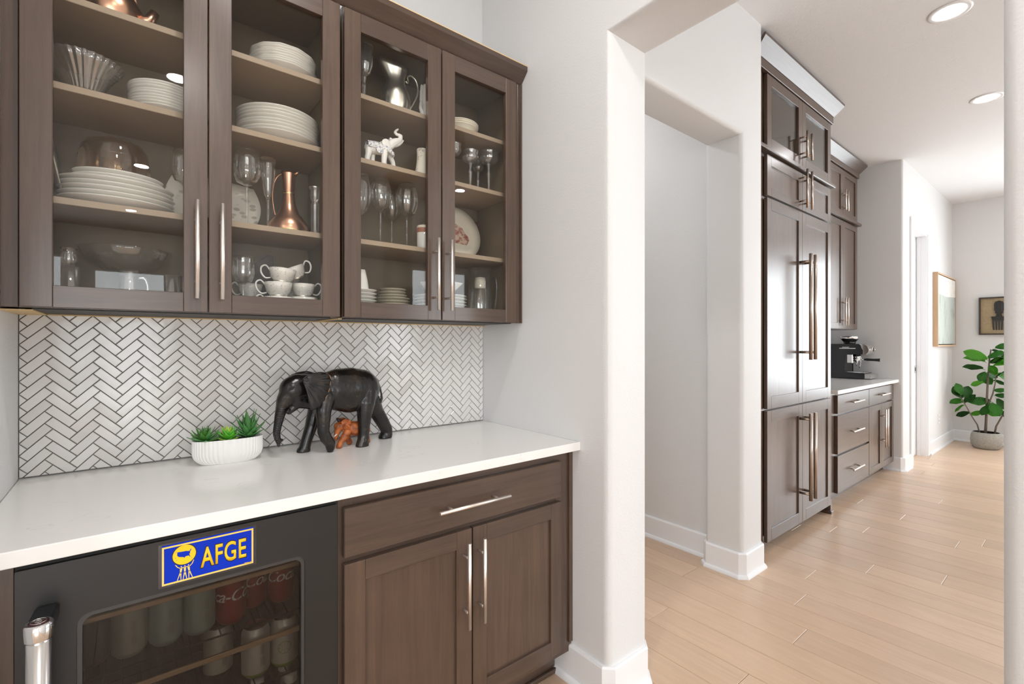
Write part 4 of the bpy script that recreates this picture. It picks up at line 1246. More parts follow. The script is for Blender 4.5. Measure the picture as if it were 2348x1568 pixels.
# ---- stemware
def goblet(name, label, x, y, z, h, bowl_h, r, stem_r=.0035, foot_r=.034, rim=.86, kind='wine', m='glass', group=None):
    t_ = thing(name, label, 'glass', (x, y, z), group)
    zb = h - bowl_h
    bm = NB()
    if kind == 'flute':
        out = [(.004, zb), (r * .5, zb + bowl_h * .12), (r * .85, zb + bowl_h * .5), (r, h)]
    elif kind == 'tulip':
        out = [(.005, zb), (r * .70, zb + bowl_h * .12), (r * .95, zb + bowl_h * .35), (r, zb + bowl_h * .5), (r * .96, zb + bowl_h * .75), (r * rim, h)]
    else:
        out = [(.005, zb), (r * .72, zb + bowl_h * .10), (r * .97, zb + bowl_h * .32), (r, zb + bowl_h * .45), (r * .95, zb + bowl_h * .75), (r * rim, h)]
    # denser profile
    prof = []
    for (a, b) in zip(out[:-1], out[1:]):
        for q in range(3): prof.append((a[0] + (b[0] - a[0]) * q / 3, a[1] + (b[1] - a[1]) * q / 3))
    prof.append(out[-1])
    inner = [(max(rr - .0011, .0006), zz + .0008) for rr, zz in reversed(prof)]
    fl = (lambda a, rr, zz: rr * (1 + .035 * cos(14 * a))) if m == 'crystal' else None
    lathe(bm, prof + inner[1:] + [(0, zb + .004)], 36, flute=fl)
    ob('bowl', bm, M[m], t_, local=True)
    bm = NB()
    if m == 'crystal':
        lathe(bm, [(0, .0), (foot_r, 0), (foot_r, .003), (.008, .012), (.005, .02), (.008, .03), (.005, .04), (.0085, zb * .7), (.005, zb * .8), (.009, zb), (0, zb + .003)], 10, smooth=False)
    else:
        lathe(bm, [(0, 0), (foot_r, 0), (foot_r, .0018), (.010, .006), (stem_r, .014), (stem_r, zb * .6), (stem_r * 1.15, zb - .006), (.007, zb), (0, zb + .002)], 20)
    ob('stem', bm, M['crystal' if m == 'crystal' else 'glass'], t_, local=True)
    return t_
goblet('wine_glass', 'clear wine glass in front of the blossom plate behind second door', .288, 1.684, S1 + .001, .246, .112, .041, rim=.80)
goblet('wine_glass', 'clear wine glass partly hidden behind the first door handle', .128, 1.715, S1 + .001, .212, .10, .033, rim=.82)
goblet('champagne_flute', 'tall clear flute between wine glass and copper carafe', .346, 1.672, S1 + .001, .229, .130, .0225, kind='flute', foot_r=.022)
goblet('water_goblet', 'clear goblet beside floral cups at bottom of second cabinet', .274, 1.662, S0 + .001, .163, .085, .0325, rim=1.0, foot_r=.03)
goblet('crystal_goblet', 'tall cut crystal goblet left of the silver pitcher', .664, 1.680, S3 + .001, .220, .115, .032, rim=1.0, kind='tulip', m='crystal')
G4 = 'wine glasses behind third door'
goblet('wine_glass', 'large wine glass half hidden at left behind third door', .648, 1.680, S1 + .001, .250, .150, .040, rim=.72, kind='tulip', group=G4)
goblet('wine_glass', 'large wine glass, second from left behind third door', .736, 1.700, S1 + .001, .256, .125, .041, rim=.70, kind='tulip', group=G4)
goblet('wine_glass', 'large wine glass set back between two others behind third door', .820, 1.785, S1 + .001, .247, .120, .037, rim=.70, kind='tulip', group=G4)
goblet('wine_glass', 'large wine glass nearest the striped candle jar', .844, 1.700, S1 + .001, .258, .128, .044, rim=.70, kind='tulip', group=G4)
G5 = 'cut stem glasses behind last door'
goblet('cut_stem_glass', 'cut stem glass half hidden at left behind last door', 1.030, 1.662, S2 + .001, .174, .050, .034, rim=1.0, m='crystal', group=G5)
goblet('cut_stem_glass', 'cut stem glass in the middle behind last door', 1.128, 1.680, S2 + .001, .176, .052, .035, rim=1.0, m='crystal', group=G5)
goblet('cut_stem_glass', 'small cut stem glass at the back behind last door', 1.236, 1.778, S2 + .001, .186, .05, .026, rim=1.0, m='crystal', group=G5)
goblet('cut_stem_glass', 'cut stem glass nearest the right end behind last door', 1.222, 1.676, S2 + .001, .192, .052, .042, rim=1.0, m='crystal', group=G5)

# copper carafe
cf = thing('copper_carafe', 'tall copper carafe with narrow neck behind second door', 'carafe', (.416, 1.705, S1))
bm = NB(); lathe(bm, [(0, 0), (.058, 0), (.064, .004), (.065, .014), (.064, .030), (.050, .052), (.032, .075), (.021, .105), (.0165, .135), (.0160, .150), (.0185, .180), (.0225, .205), (.0235, .212), (.021, .210), (.015, .17), (0, .12)], 48); ob('body', bm, M['copper'], cf, local=True)
bm = NB(); lathe(bm, [(.0655, .006), (.0668, .010), (.0655, .014)], 48); lathe(bm, [(.0168, .138), (.0178, .141), (.0168, .144)], 40); ob('band', bm, mat('brass band', (.80, .58, .28), .25, 1.0), cf, local=True)
bm = NB(); tube(bm, spline([(-.018, 0, .205), (-.032, .010, .195), (-.042, .016, .170), (-.046, .018, .13), (-.044, .014, .09), (-.040, .008, .064)]), .0026, 10); ob('handle', bm, M['copper'], cf, local=True)
bm = NB(); tube(bm, [(.016, -.012, .205), (.026, -.02, .214)], [.006, .003], 10); ob('lip', bm, M['copper'], cf, local=True)
# crystal candlestick
bm = NB(); lathe(bm, [(0, 0), (.016, 0), (.016, .010), (.0125, .020), (.0135, .05), (.0125, .08), (.0135, .105), (.0100, .115), (.0150, .128), (.0155, .142), (.0150, .150), (.0195, .160), (.0200, .163), (.0130, .158), (.0120, .132), (0, .128)], 12, smooth=False)
single('crystal_candlestick', bm, M['crystal'], (.487, 1.660, S1 + .001), 'cut crystal candlestick right of the copper carafe', 'candlestick')

# cups
def cup_mesh(R, h):
    bm = NB(); lathe(bm, [(0, .003), (R * .50, .003), (R * .52, 0), (R * .58, 0), (R * .60, .004), (R * .84, h * .35), (R * .95, h * .7), (R, h), (R * .965, h), (R * .91, h * .7), (R * .78, h * .35), (R * .5, .008), (0, .008)], 40)
    return bm
def cup(label, x, y, z, R=.041, h=.046, hang=0.0, tilt=(0, 0), inv=False):
    t_ = thing('tea_cup', label, 'cup', (x, y, z), 'floral tea cups')
    bm = cup_mesh(R, h)
    o1 = ob('body', bm, M['floral'], t_, local=True)
    bm = NB(); a = hang
    pts = [(R * .92, h * .80), (R * 1.25, h * 1.12), (R * 1.55, h * .95), (R * 1.52, h * .55), (R * 1.2, h * .22), (R * .82, h * .28)]
    tube(bm, spline([(p * cos(a), p * sin(a), q) for p, q in pts]), ramp([.0022, .0026, .003, .003, .0026, .0022]), 10)
    ob('handle', bm, M['porcelain'], o1, local=True)
    bm = NB(); lathe(bm, [(R * .975, h * .985), (R * 1.004, h), (R * .985, h * 1.006)], 40); lathe(bm, [(R * .587, .0), (R * .61, .0025), (R * .615, .0048)], 40); ob('silver_line', bm, M['silver'], o1, local=True)
    t_.rotation_euler = (tilt[0], tilt[1], 0)
    return t_
cup('floral tea cup, lower one of the front pair, handle to the left', .374, 1.660, S0 + .046, .041, .046, pi - .25)
cup('floral tea cup, upper tilted one of the front pair', .383, 1.660, S0 + .092, .040, .044, pi - .2, (0, .10))
cup('floral tea cup, lowest of the right hand cups', .458, 1.690, S0 + .001, .045, .050, 1.9)
cup('floral tea cup, middle of the right hand cups, handle right', .458, 1.692, S0 + .052, .037, .044, -.1)
cup('floral tea cup tipped on top of the right hand cups', .440, 1.690, S0 + .112, .036, .042, -.15, (0, -.42))
cup('floral tea cup at the back with only its handle showing', .436, 1.775, S0 + .095, .034, .042, pi - .1)
cup('floral tea cup behind the clear goblet', .312, 1.762, S0 + .047, .036, .044, pi - .4)
cup('floral tea cup, lowest of the front cups, mostly hidden by the door rail', .374, 1.660, S0 + .001, .041, .045, pi - .3)
cup('floral tea cup under the one behind the goblet', .312, 1.762, S0 + .001, .036, .044, pi - .4)
cup('floral tea cup, lowest of the back cups', .436, 1.775, S0 + .001, .034, .042, pi - .1)
cup('floral tea cup, second of the back cups', .436, 1.775, S0 + .048, .034, .042, pi - .1)
# dark box leaning behind the cups
bm = NB(); prism(bm, [(-.05, 0), (.036, 0), (.036, .196), (.020, .200), (-.05, .145)], 'y', -.02, .03)
bmesh.ops.bevel(bm, geom=list(bm.edges), offset=.003, segments=2, affect='EDGES')
single('leather_box', bm, M['brownbox'], (.352, 1.810, S0 + .001), 'dark brown leather box behind the floral cups', 'box')

# silver pitcher
sp = thing('silver_pitcher', 'round silver pitcher with curled handle on the top shelf', 'pitcher', (.795, 1.695, S3))
bm = NB(); rings = lathe(bm, [(0, 0), (.036, 0), (.038, .004), (.046, .018), (.054, .042), (.056, .066), (.050, .092), (.040, .115), (.034, .138), (.034, .156), (.040, .176), (.044, .190), (.042, .190), (.032, .16), (0, .12)], 48)
for ring in rings[9:13]:
    for v in ring:
        if len(ring) > 1:
            a = math.atan2(v.co.y, v.co.x)
            w = max(0, cos(a - pi)) ** 3
            v.co.x -= .030 * w * (v.co.z - .13) / .06; v.co.z += .020 * w * (v.co.z - .13) / .06
ob('body', bm, M['silver'], sp, local=True)
bm = NB(); tube(bm, spline([(.042, 0, .158), (.048, 0, .152), (.052, 0, .160), (.050, 0, .176), (.062, 0, .186), (.084, 0, .176), (.094, 0, .150), (.090, 0, .118), (.076, 0, .085), (.062, 0, .058), (.058, 0, .046), (.064, 0, .042)]), ramp([.003, .003, .003, .0035, .004, .0042, .0042, .004, .0038, .0034, .003, .0028]), 10); ob('handle', bm, M['silver'], sp, local=True)

# white hand figurine
hd_ = thing('hand_figurine', 'white porcelain hand figurine beside the silver pitcher', 'figurine', (.918, 1.698, S3))
bm = NB(); lathe(bm, [(0, 0), (.030, 0), (.032, .006), (.020, .014), (.016, .022), (0, .026)], 32); ob('base', bm, PO, hd_, local=True)

# striped candle jar on third shelf
cj = thing('candle_jar', 'white candle jar with rust band beside the wine glasses', 'candle', (.900, 1.662, S1))
bm = NB(); lathe(bm, [(0, 0), (.027, 0), (.029, .003), (.029, .070), (.027, .072), (0, .072)], 36); ob('jar', bm, PO, cj, local=True)
bm = NB(); lathe(bm, [(.0293, .070), (.0293, .093), (.027, .0985), (0, .0985)], 36); ob('lid', bm, M['terracotta_band'], cj, local=True)
bm = NB(); lathe(bm, [(.0296, .088), (.030, .0915), (.0285, .0975)], 36); ob('rim', bm, M['cream'], cj, local=True)
# small white bud vase by the elephant figurine
bm = NB(); lathe(bm, [(0, 0), (.028, 0), (.0295, .003), (.027, .03), (.022, .068), (.0208, .09), (.0215, .106), (.0225, .112), (.0215, .115), (.010, .117), (0, .117)], 40)
single('shaker_vase', bm, M['floral_plate'], (.891, 1.662, S2), 'small cream shaker vase right of the white elephant', 'vase')

# transfer plate standing, and red box
tp = standing_plate('transfer_plate', 'cream plate with red building print standing behind last door', 1.122, 1.790, S1, .122, M['cream'])
red = M['can_red']
M['transfer'] = canvas_mat('red transfer print', (.62, .46, .34), (.30, .07, .05), 55, .42, .58)
bm = NB(); z9 = .0078
prism(bm, [(-.055, -.040), (.050, -.046), (.066, -.020), (.060, .0), (.050, .006), (.034, .034), (.0, .050), (-.028, .030), (-.050, .028)], 'z', z9, z9 + .0006)
pr = ob('print', bm, M['transfer'], tp, local=True); pr.rotation_euler = (radians(78), 0, 0); pr.location = (0, 0, .122 * sin(radians(78)))
bm = NB(); lathe(bm, [(.1215, .0150), (.1235, .0165), (.1215, .0182)], 56); gl = ob('gold_rim', bm, mat('gold rim', (.75, .52, .20), .3, .6), tp, local=True); gl.rotation_euler = (radians(78), 0, 0); gl.location = (0, 0, .122 * sin(radians(78)))
bm = NB(); box(bm, -.058, .022, -.012, .012, 0, .200, .002)
single('red_box', bm, M['redbox'], (1.248, 1.828, S1 + .001), 'dark red flat box behind the printed plate', 'box')
# glass tankard with a candle inside
tk = thing('glass_tankard', 'clear glass tankard with handle at right end bottom', 'mug', (1.180, 1.682, S0 + .001))
bm = NB(); lathe(bm, [(0, 0), (.046, 0), (.048, .004), (.050, .05), (.050, .215), (.0475, .215), (.0470, .05), (.044, .012), (0, .010)], 44, flute=lambda a, r, z: r * (1 + (.015 * cos(12 * a) if z < .09 else 0))); ob('body', bm, M['glass'], tk, local=True)
bm = NB(); tube(bm, spline([(.048, 0, .175), (.070, 0, .186), (.084, 0, .182), (.090, 0, .15), (.088, 0, .10), (.080, 0, .055), (.068, 0, .045), (.048, 0, .040)]), ramp([.006, .0055, .005, .005, .005, .005, .005, .006]), 12); ob('handle', bm, M['glass'], tk, local=True)
bm = NB(); lathe(bm, [(0, .012), (.022, .012), (.022, .08), (.006, .085), (.006, .125), (.020, .13)], 28); ob('insert', bm, M['glass'], tk, local=True)
bm = NB(); lathe(bm, [(0, 0), (.021, 0), (.0235, .004), (.0245, .03), (.0215, .046), (0, .05)], 32)
single('votive_candle', bm, M['wax'], (1.180, 1.682, S0 + .132), 'white votive candle inside the glass tankard', 'candle')
BIG = [
    [(-0.0346,0,0.2099,0.0601),(0.0005,0,0.2073,0.0723),(0.0442,0,0.2018,0.0795),(0.0818,0,0.2014,0.0726),(0.105,0,0.202,0.0544)],
    [(-0.0346,0,0.2165,0.0512),(-0.0798,0,0.2241,0.0414),(-0.1125,0,0.2241,0.0408),(-0.1422,0,0.2241,0.0435),(-0.1547,0,0.2186,0.0432)],
    [(-0.1422,0,0.1902,0.0318),(-0.1253,0,0.1802,0.0256),(-0.0995,0,0.1778,0.0281)],
    [(-0.1691,0,0.2008,0.0314),(-0.1832,0,0.1854,0.0233),(-0.1923,0,0.1613,0.0174),(-0.1992,0,0.1352,0.0136),(-0.2052,0,0.105,0.0111),(-0.2087,0,0.0829,0.0099),(-0.2061,0,0.065,0.0086),(-0.2028,0,0.0532,0.0062),(-0.202,0,0.0407,0.0037)],
    [(-0.2022,0,0.0562,0.0052),(-0.1917,0,0.0581,0.0037)],
    [(-0.1505,0,0.1634,0.0127),(-0.1639,0,0.1532,0.0101),(-0.1701,0,0.1423,0.0046)],
    [(-0.0616,0.03,0.163,0.0267),(-0.0697,0.032,0.1281,0.0222),(-0.0816,0.033,0.0851,0.0194),(-0.0971,0.033,0.041,0.0167),(-0.1047,0.033,0.0137,0.0171),(-0.1113,0.033,0.0028,0.0157)],
    [(-0.0581,-0.03,0.1853,0.0326),(-0.0694,-0.035,0.1435,0.0248),(-0.0703,-0.036,0.1071,0.0198),(-0.071,-0.036,0.0726,0.0177),(-0.0621,-0.036,0.0497,0.0178),(-0.0475,-0.036,0.0301,0.0161),(-0.0463,-0.036,0.0147,0.0131),(-0.0475,-0.036,0.004,0.0083)],
    [(0.0961,-0.02,0.1923,0.0374),(0.088,-0.032,0.1544,0.0313),(0.0825,-0.034,0.1135,0.0243),(0.08,-0.034,0.0723,0.0194),(0.0792,-0.034,0.0378,0.0175),(0.0754,-0.034,0.0165,0.0189),(0.0679,-0.034,0.0073,0.0161)],
    [(0.1376,0.02,0.1549,0.0338),(0.1698,0.033,0.1091,0.0258),(0.1954,0.034,0.069,0.0236),(0.2152,0.034,0.0341,0.021),(0.2167,0.034,0.0139,0.0205),(0.2067,0.034,0.0078,0.0195)],
]
TAIL = [
    [(0.146,0,0.2279,0.0038),(0.1568,0,0.2031,0.0034),(0.163,0,0.1785,0.0034),(0.1649,0,0.1614,0.0044),(0.1595,0,0.1486,0.0053),(0.1554,0,0.1429,0.0024)],
]
BABY = [
    [(0.0248,0,0.067,0.022),(0.0365,0,0.061,0.0255),(0.0555,0,0.0588,0.0269),(0.0723,0,0.0522,0.0224)],
    [(0.0132,0,0.0729,0.0184),(-0.0052,0,0.0772,0.0172),(-0.0211,0,0.0744,0.0155)],
    [(-0.0233,0,0.0633,0.0114),(-0.0278,0,0.0502,0.0086),(-0.0301,0,0.0369,0.0059),(-0.029,0,0.03,0.0041)],
    [(0.0073,-0.01,0.0543,0.0137),(-0.0078,-0.014,0.0363,0.0109),(-0.0191,-0.014,0.0196,0.0099),(-0.0236,-0.014,0.0067,0.0104)],
    [(0.0204,0.02,0.0484,0.014),(0.0188,0.022,0.0226,0.0105),(0.0258,0.022,0.0101,0.0107)],
    [(0.0564,-0.016,0.0471,0.0139),(0.054,-0.016,0.0242,0.0104),(0.0517,-0.016,0.0059,0.0107)],
    [(0.0802,0.02,0.0389,0.0143),(0.09,0.02,0.0186,0.0107),(0.0925,0.02,0.0064,0.0105)],
]
WHITE = [
    [(-0.0622,0,0.0641,0.0181),(-0.0496,0,0.0685,0.0212),(-0.0344,0,0.07,0.0225),(-0.019,0,0.0702,0.0208),(-0.0048,0,0.0702,0.0185)],
    [(-0.0009,0,0.0761,0.016),(0.0122,0,0.0918,0.0161),(0.0241,0,0.1049,0.0168),(0.0308,0,0.1091,0.0162)],
    [(0.0375,0,0.1146,0.0137),(0.0483,0,0.12,0.0113),(0.055,0,0.1293,0.0088),(0.0564,0,0.1398,0.0078),(0.0483,0,0.1426,0.0065),(0.0388,0,0.1425,0.0058),(0.0335,0,0.1485,0.0052),(0.0375,0,0.1559,0.0047),(0.0435,0,0.1607,0.0043),(0.0462,0,0.1652,0.0025)],
    [(0.0335,0,0.0998,0.0087),(0.0483,0,0.1074,0.0075),(0.0605,0,0.1182,0.005),(0.0673,0,0.1263,0.0028)],
    [(-0.0733,-0.012,0.0515,0.0131),(-0.0753,-0.014,0.036,0.0113),(-0.079,-0.014,0.0244,0.0101)],
    [(-0.0509,0.012,0.0635,0.0122),(-0.0476,0.014,0.0515,0.0104),(-0.0488,0.014,0.039,0.0098)],
    [(-0.014,-0.012,0.0592,0.0128),(-0.0149,-0.014,0.0425,0.0112),(-0.0162,-0.014,0.0288,0.0104)],
    [(0.0119,0.008,0.0682,0.013),(0.0208,0.01,0.0523,0.0106),(0.0288,0.01,0.038,0.0094)],
]
EAR = [(-0.148,0.252),(-0.1398,0.2618),(-0.1252,0.2683),(-0.104,0.2732),(-0.0846,0.2737),(-0.067,0.2686),(-0.0582,0.2596),(-0.0559,0.2455),(-0.0593,0.2264),(-0.0626,0.2094),(-0.0704,0.1929),(-0.0824,0.1748),(-0.0944,0.1611),(-0.1062,0.1549),(-0.1189,0.1527),(-0.1263,0.1643),(-0.1304,0.1813),(-0.1346,0.2025),(-0.1418,0.2279)]
BEAR = [(-0.017,0.0942),(-0.0068,0.101),(0.0068,0.1008),(0.016,0.093),(0.0171,0.0792),(0.0114,0.0673),(-0.0,0.0641),(-0.0091,0.0696),(-0.0147,0.0816)]
WEAR = [(0.0017,0.106),(-0.0041,0.1087),(-0.0132,0.1075),(-0.0215,0.101),(-0.0241,0.0918),(-0.0209,0.083),(-0.0132,0.0777),(-0.0041,0.0727),(0.005,0.0713),(0.0115,0.0791),(0.0089,0.0907)]
def blob(name, chains, m, parent, voxel=.0028, squash=None, smooth=8, flat=None, grow=0.0):
    """one continuous carved body grown from chains of balls"""
    bm = NB()
    for ci, ch in enumerate(chains):
        sq = (squash or {}).get(ci, 1.0)
        pts = []
        for (a, b) in zip(ch[:-1], ch[1:]):
            d = sqrt(sum((a[k] - b[k]) ** 2 for k in range(3)))
            n = max(2, int(d / (min(a[3], b[3]) * .30)) + 1)
            for q in range(n):
                t = q / n; pts.append([a[k] + (b[k] - a[k]) * t for k in range(4)])
        pts.append(list(ch[-1]))
        for p in pts:
            r = bmesh.ops.create_icosphere(bm, subdivisions=3 if p[3] > .02 else 2, radius=1.0)
            for v in r['verts']:
                v.co = Vector((p[0] + v.co.x * p[3], p[1] + v.co.y * p[3] * sq, p[2] + v.co.z * p[3]))
    me = bpy.data.meshes.new('tmp'); bm.to_mesh(me); bm.free()
    o = bpy.data.objects.new('tmp', me); COL.objects.link(o)
    md = o.modifiers.new('r', 'REMESH'); md.mode = 'VOXEL'; md.voxel_size = voxel
    sm = o.modifiers.new('s', 'SMOOTH'); sm.factor = .5; sm.iterations = smooth
    me2 = eval_mesh(o)
    bpy.data.objects.remove(o, do_unlink=True)
    b2 = NB(); b2.from_mesh(me2); bpy.data.meshes.remove(me2)
    if grow:
        b2.normal_update()
        for v in b2.verts: v.co += v.normal * grow
    if flat is not None:
        for v in b2.verts:
            if v.co.z < flat: v.co.z = flat
    for f in b2.faces: f.smooth = True
    return ob(name, b2, m, parent, local=True)

def ear_flap(bm, outline, ylat, bow, th, ribs=0, pivot=0):
    """thin fan-shaped ear; outline (x,z), surface bows outwards, ribs carved radially from the pivot edge"""
    cx = sum(p[0] for p in outline) / len(outline); cz = sum(p[1] for p in outline) / len(outline)
    n = len(outline); K = 14
    px, pz = outline[pivot]
    front, back = [], []
    def depth(x, z, t, k):
        rib = 0.0
        if ribs:
            ang = math.atan2(z - pz, x - px)
            rib = .0028 * sin(ang * ribs) * min(1, t * 1.4) * (1 if t > .25 else t * 4)
        return ylat - bow * (1 - t * t) * .8 - bow * .2 + rib
    for t_i in range(1, K + 1):
        t = t_i / K
        front.append([bm.verts.new((cx + (p[0] - cx) * t, depth(cx + (p[0] - cx) * t, cz + (p[1] - cz) * t, t, k), cz + (p[1] - cz) * t)) for k, p in enumerate(outline)])
        back.append([bm.verts.new((cx + (p[0] - cx) * t, depth(cx + (p[0] - cx) * t, cz + (p[1] - cz) * t, t, k) + th, cz + (p[1] - cz) * t)) for k, p in enumerate(outline)])
    c0 = bm.verts.new((cx, ylat - bow, cz)); c1 = bm.verts.new((cx, ylat - bow + th, cz))
    for S, c in ((front, c0), (back, c1)):
        for k in range(n):
            j = (k + 1) % n
            bm.faces.new((c, S[0][k], S[0][j]))
            for a, b in zip(S[:-1], S[1:]): bm.faces.new((a[k], a[j], b[j], b[k]))
    for k in range(n):
        j = (k + 1) % n
        bm.faces.new((front[-1][k], front[-1][j], back[-1][j], back[-1][k]))
    for f in bm.faces: f.smooth = True
def densify(pts, n=3):
    """closed Catmull-Rom"""
    out = []; m = len(pts)
    for i in range(m):
        p0, p1, p2, p3 = (Vector(pts[(i + d) % m]) for d in (-1, 0, 1, 2))
        for q in range(n):
            t = q / n
            out.append(tuple(.5 * ((2 * p1) + (p2 - p0) * t + (2 * p0 - 5 * p1 + 4 * p2 - p3) * t * t + (3 * p1 - p0 - 3 * p2 + p3) * t ** 3)))
    return out

CT = .915
# ---- big black elephant
el = thing('elephant_carving', 'large black carved wooden elephant walking left on the counter', 'elephant carving', (.575, 1.690, CT), rz=radians(8))
FEET = [[(-.104, .033, .006, .0175), (-.113, .033, .003, .0165)], [(.078, -.034, .006, .0185), (.068, -.034, .003, .0175)], [(.214, .034, .007, .0205), (.204, .034, .004, .0195)]]
BIG += FEET
BIG[7][0] = (-.0581, -.020, .1853, .0330); BIG[7][1] = (-.0694, -.032, .1435, .0248); BIG[8][0] = (.0961, -.018, .1923, .0374)
blob('body', BIG, M['carved'], el, .0026, {0: .74, 1: .86, 2: .8, 3: .92}, smooth=10, flat=.0004, grow=.0022)
TAIL = [[(a + .009, b, c, d * 1.1) for a, b, c, d in ch] for ch in TAIL]
blob('tail', TAIL, M['carved_ear'], el, .0014, smooth=3)
bm = NB(); ear_flap(bm, densify(EAR, 5), -.056, .012, .004, ribs=26, pivot=0)
ear = ob('ear', bm, M['carved_ear'], el, local=True)
bm = NB()
ed = densify(EAR)
tube(bm, [(p[0], -.0580, p[1]) for p in ed[11:34]], .0011, 8); ob('rubbed_rim', bm, M['worn_edge'], ear, local=True)
bm = NB(); tube(bm, [(p[0], -.0575, p[1]) for p in ed[0:15]], [.003 - .0001 * k for k in range(15)], 8); ob('rolled_edge', bm, M['carved_ear'], ear, local=True)
bm = NB(); ear_flap(bm, densify(EAR), .056, -.009, .004, ribs=26, pivot=0); ob('ear', bm, M['carved_ear'], el, local=True)
ex, ez = -.1760, .2240
for s in (-1, 1):
    bm = NB(); r = bmesh.ops.create_uvsphere(bm, u_segments=20, v_segments=12, radius=1.0)
    for v in r['verts']: v.co = Vector((ex + v.co.x * .0120 + .003, s * .0322 + v.co.y * .0045, ez + v.co.z * .0042 + v.co.x * .0016))
    for f in bm.faces: f.smooth = True
    ey = ob('eye', bm, M['black_paint'], el, local=True)
    bm = NB(); tube(bm, [(ex - .011 + .003, s * .0325, ez - .002), (ex - .004, s * .0358, ez + .0042), (ex + .004, s * .0362, ez + .0058), (ex + .013, s * .0345, ez + .0045), (ex + .018, s * .032, ez + .0010)], [.0006, .0015, .0017, .0014, .0006], 8); ob('eyelid', bm, M['carved_ear'], ey, local=True)
    bm = NB(); tube(bm, [(-.1745, s * .018, .158), (-.183, s * .021, .150), (-.187, s * .021, .146)], [.005, .0042, .0025], 10); ob('tusk_stub', bm, M['carved_ear'], el, local=True)
# ---- small orange elephant between its legs
bb_ = thing('elephant_carving', 'small orange brown carved elephant standing under the big black one', 'elephant carving', (.600, 1.700, CT))
blob('body', BABY, M['orange_carved'], bb_, .0015, {0: .85}, smooth=4, flat=.0003, grow=.0008)
bm = NB(); ear_flap(bm, densify(BEAR), -.0175, .004, .0025, ribs=22, pivot=0); ob('ear', bm, M['orange_carved'], bb_, local=True)
bm = NB(); ear_flap(bm, densify(BEAR), .0205, -.004, -.0025, ribs=22, pivot=0); ob('ear', bm, M['orange_carved'], bb_, local=True)
bm = NB(); tube(bm, [(-.012, .006, .0905), (-.019, .012, .098), (-.0235, .014, .103)], [.008, .006, .002], 10); ob('crest', bm, M['twig'], bb_, local=True)
bm = NB(); tube(bm, [(-.030, -.010, .050), (-.038, -.012, .045), (-.040, -.013, .042)], [.0022, .002, .001], 8); ob('tusk', bm, M['porcelain'], bb_, local=True)
bm = NB(); r = bmesh.ops.create_uvsphere(bm, u_segments=12, v_segments=8, radius=.0016)
for v in r['verts']: v.co += Vector((-.0205, -.0152, .0775))
ob('eye', bm, M['black_plastic'], bb_, local=True)
# ---- white and blue porcelain elephant in the cabinet
we = thing('elephant_figurine', 'white porcelain elephant figurine with raised trunk and blue saddle cloth', 'figurine', (.740, 1.655, S2))
WH = [list(c) for c in WHITE]
for i in (4, 5, 6, 7):
    l = WH[i][-1]; WH[i].append((l[0] + (.006 if i == 7 else 0), l[1], .006, l[3] * .95))
blob('body', WH, M['porcelain'], we, .0016, {0: .85, 1: .9}, smooth=4, flat=.0003)
bm = NB(); ear_flap(bm, densify(WEAR), -.0135, .005, .003); ob('ear', bm, M['porcelain'], we, local=True)
bm = NB(); ear_flap(bm, densify(WEAR), .0135, -.005, -.003); ob('ear', bm, M['porcelain'], we, local=True)
# saddle cloth: patch of the back pushed out
bm = NB()
nu, nv = 14, 14
grid = []
for i in range(nu + 1):
    row = []
    for j in range(nv + 1):
        u = -.076 + .082 * i / nu; a = -1.75 + 3.5 * j / nv
        ry, rz_ = .0212 * (1 - .14 * abs((u + .030) / .042) ** 2), .0252
        row.append(bm.verts.new((u, ry * sin(a) * 1.02, .0685 + rz_ * cos(a) * (1 - .16 * abs((u + .033) / .042) ** 2) * 1.0 + .0006)))
    grid.append(row)
for i in range(nu):
    for j in range(nv):
        f = bm.faces.new((grid[i][j], grid[i + 1][j], grid[i + 1][j + 1], grid[i][j + 1])); f.smooth = True
ob('saddle_cloth', bm, M['bluefig'], we, local=True)
bm = NB(); lathe(bm, [(0, 0), (.0135, .0), (.0150, .0012), (.0135, .0026), (.0120, .0022), (.0105, .0028), (0, .0030)], 32); md_ = ob('medallion', bm, M['bluefig'], we, local=True); md_.rotation_euler = (pi / 2, 0, 0); md_.location = (-.034, -.0192, .062)
bm = NB(); tube(bm, [(-.006, -.0155, .072), (.006, -.0175, .066), (.016, -.0165, .060), (.022, -.012, .050)], [.006, .008, .0075, .005], 12); ob('collar_pattern', bm, M['bluefig'], we, local=True)
bm = NB(); r = bmesh.ops.create_uvsphere(bm, u_segments=16, v_segments=10, radius=1)
for v in r['verts']: v.co = Vector((.0145 + v.co.x * .006, v.co.y * .010, .1165 + v.co.z * .007))
ob('forehead_pattern', bm, M['bluefig'], we, local=True)
# hand figurine body
blob('hand', [[(0, 0, .018, .016), (0, 0, .040, .019), (.002, 0, .062, .020), (.002, 0, .078, .018)],
              [(-.010, 0, .085, .008), (-.013, 0, .110, .0072), (-.012, 0, .140, .0066), (-.010, 0, .165, .0058)],
              [(-.002, 0, .088, .008), (.000, 0, .112, .0076), (.002, 0, .142, .007), (.003, 0, .172, .0058)],
              [(.008, 0, .085, .008), (.012, 0, .108, .0072), (.015, 0, .134, .0066), (.016, 0, .155, .0055)],
              [(.015, 0, .078, .007), (.021, 0, .098, .0062), (.024, 0, .122, .0050)],
              [(-.012, -.008, .050, .009), (-.022, -.012, .068, .0075), (-.021, -.014, .092, .006)]], PO, hd_, .0018, {0: .65}, smooth=3)

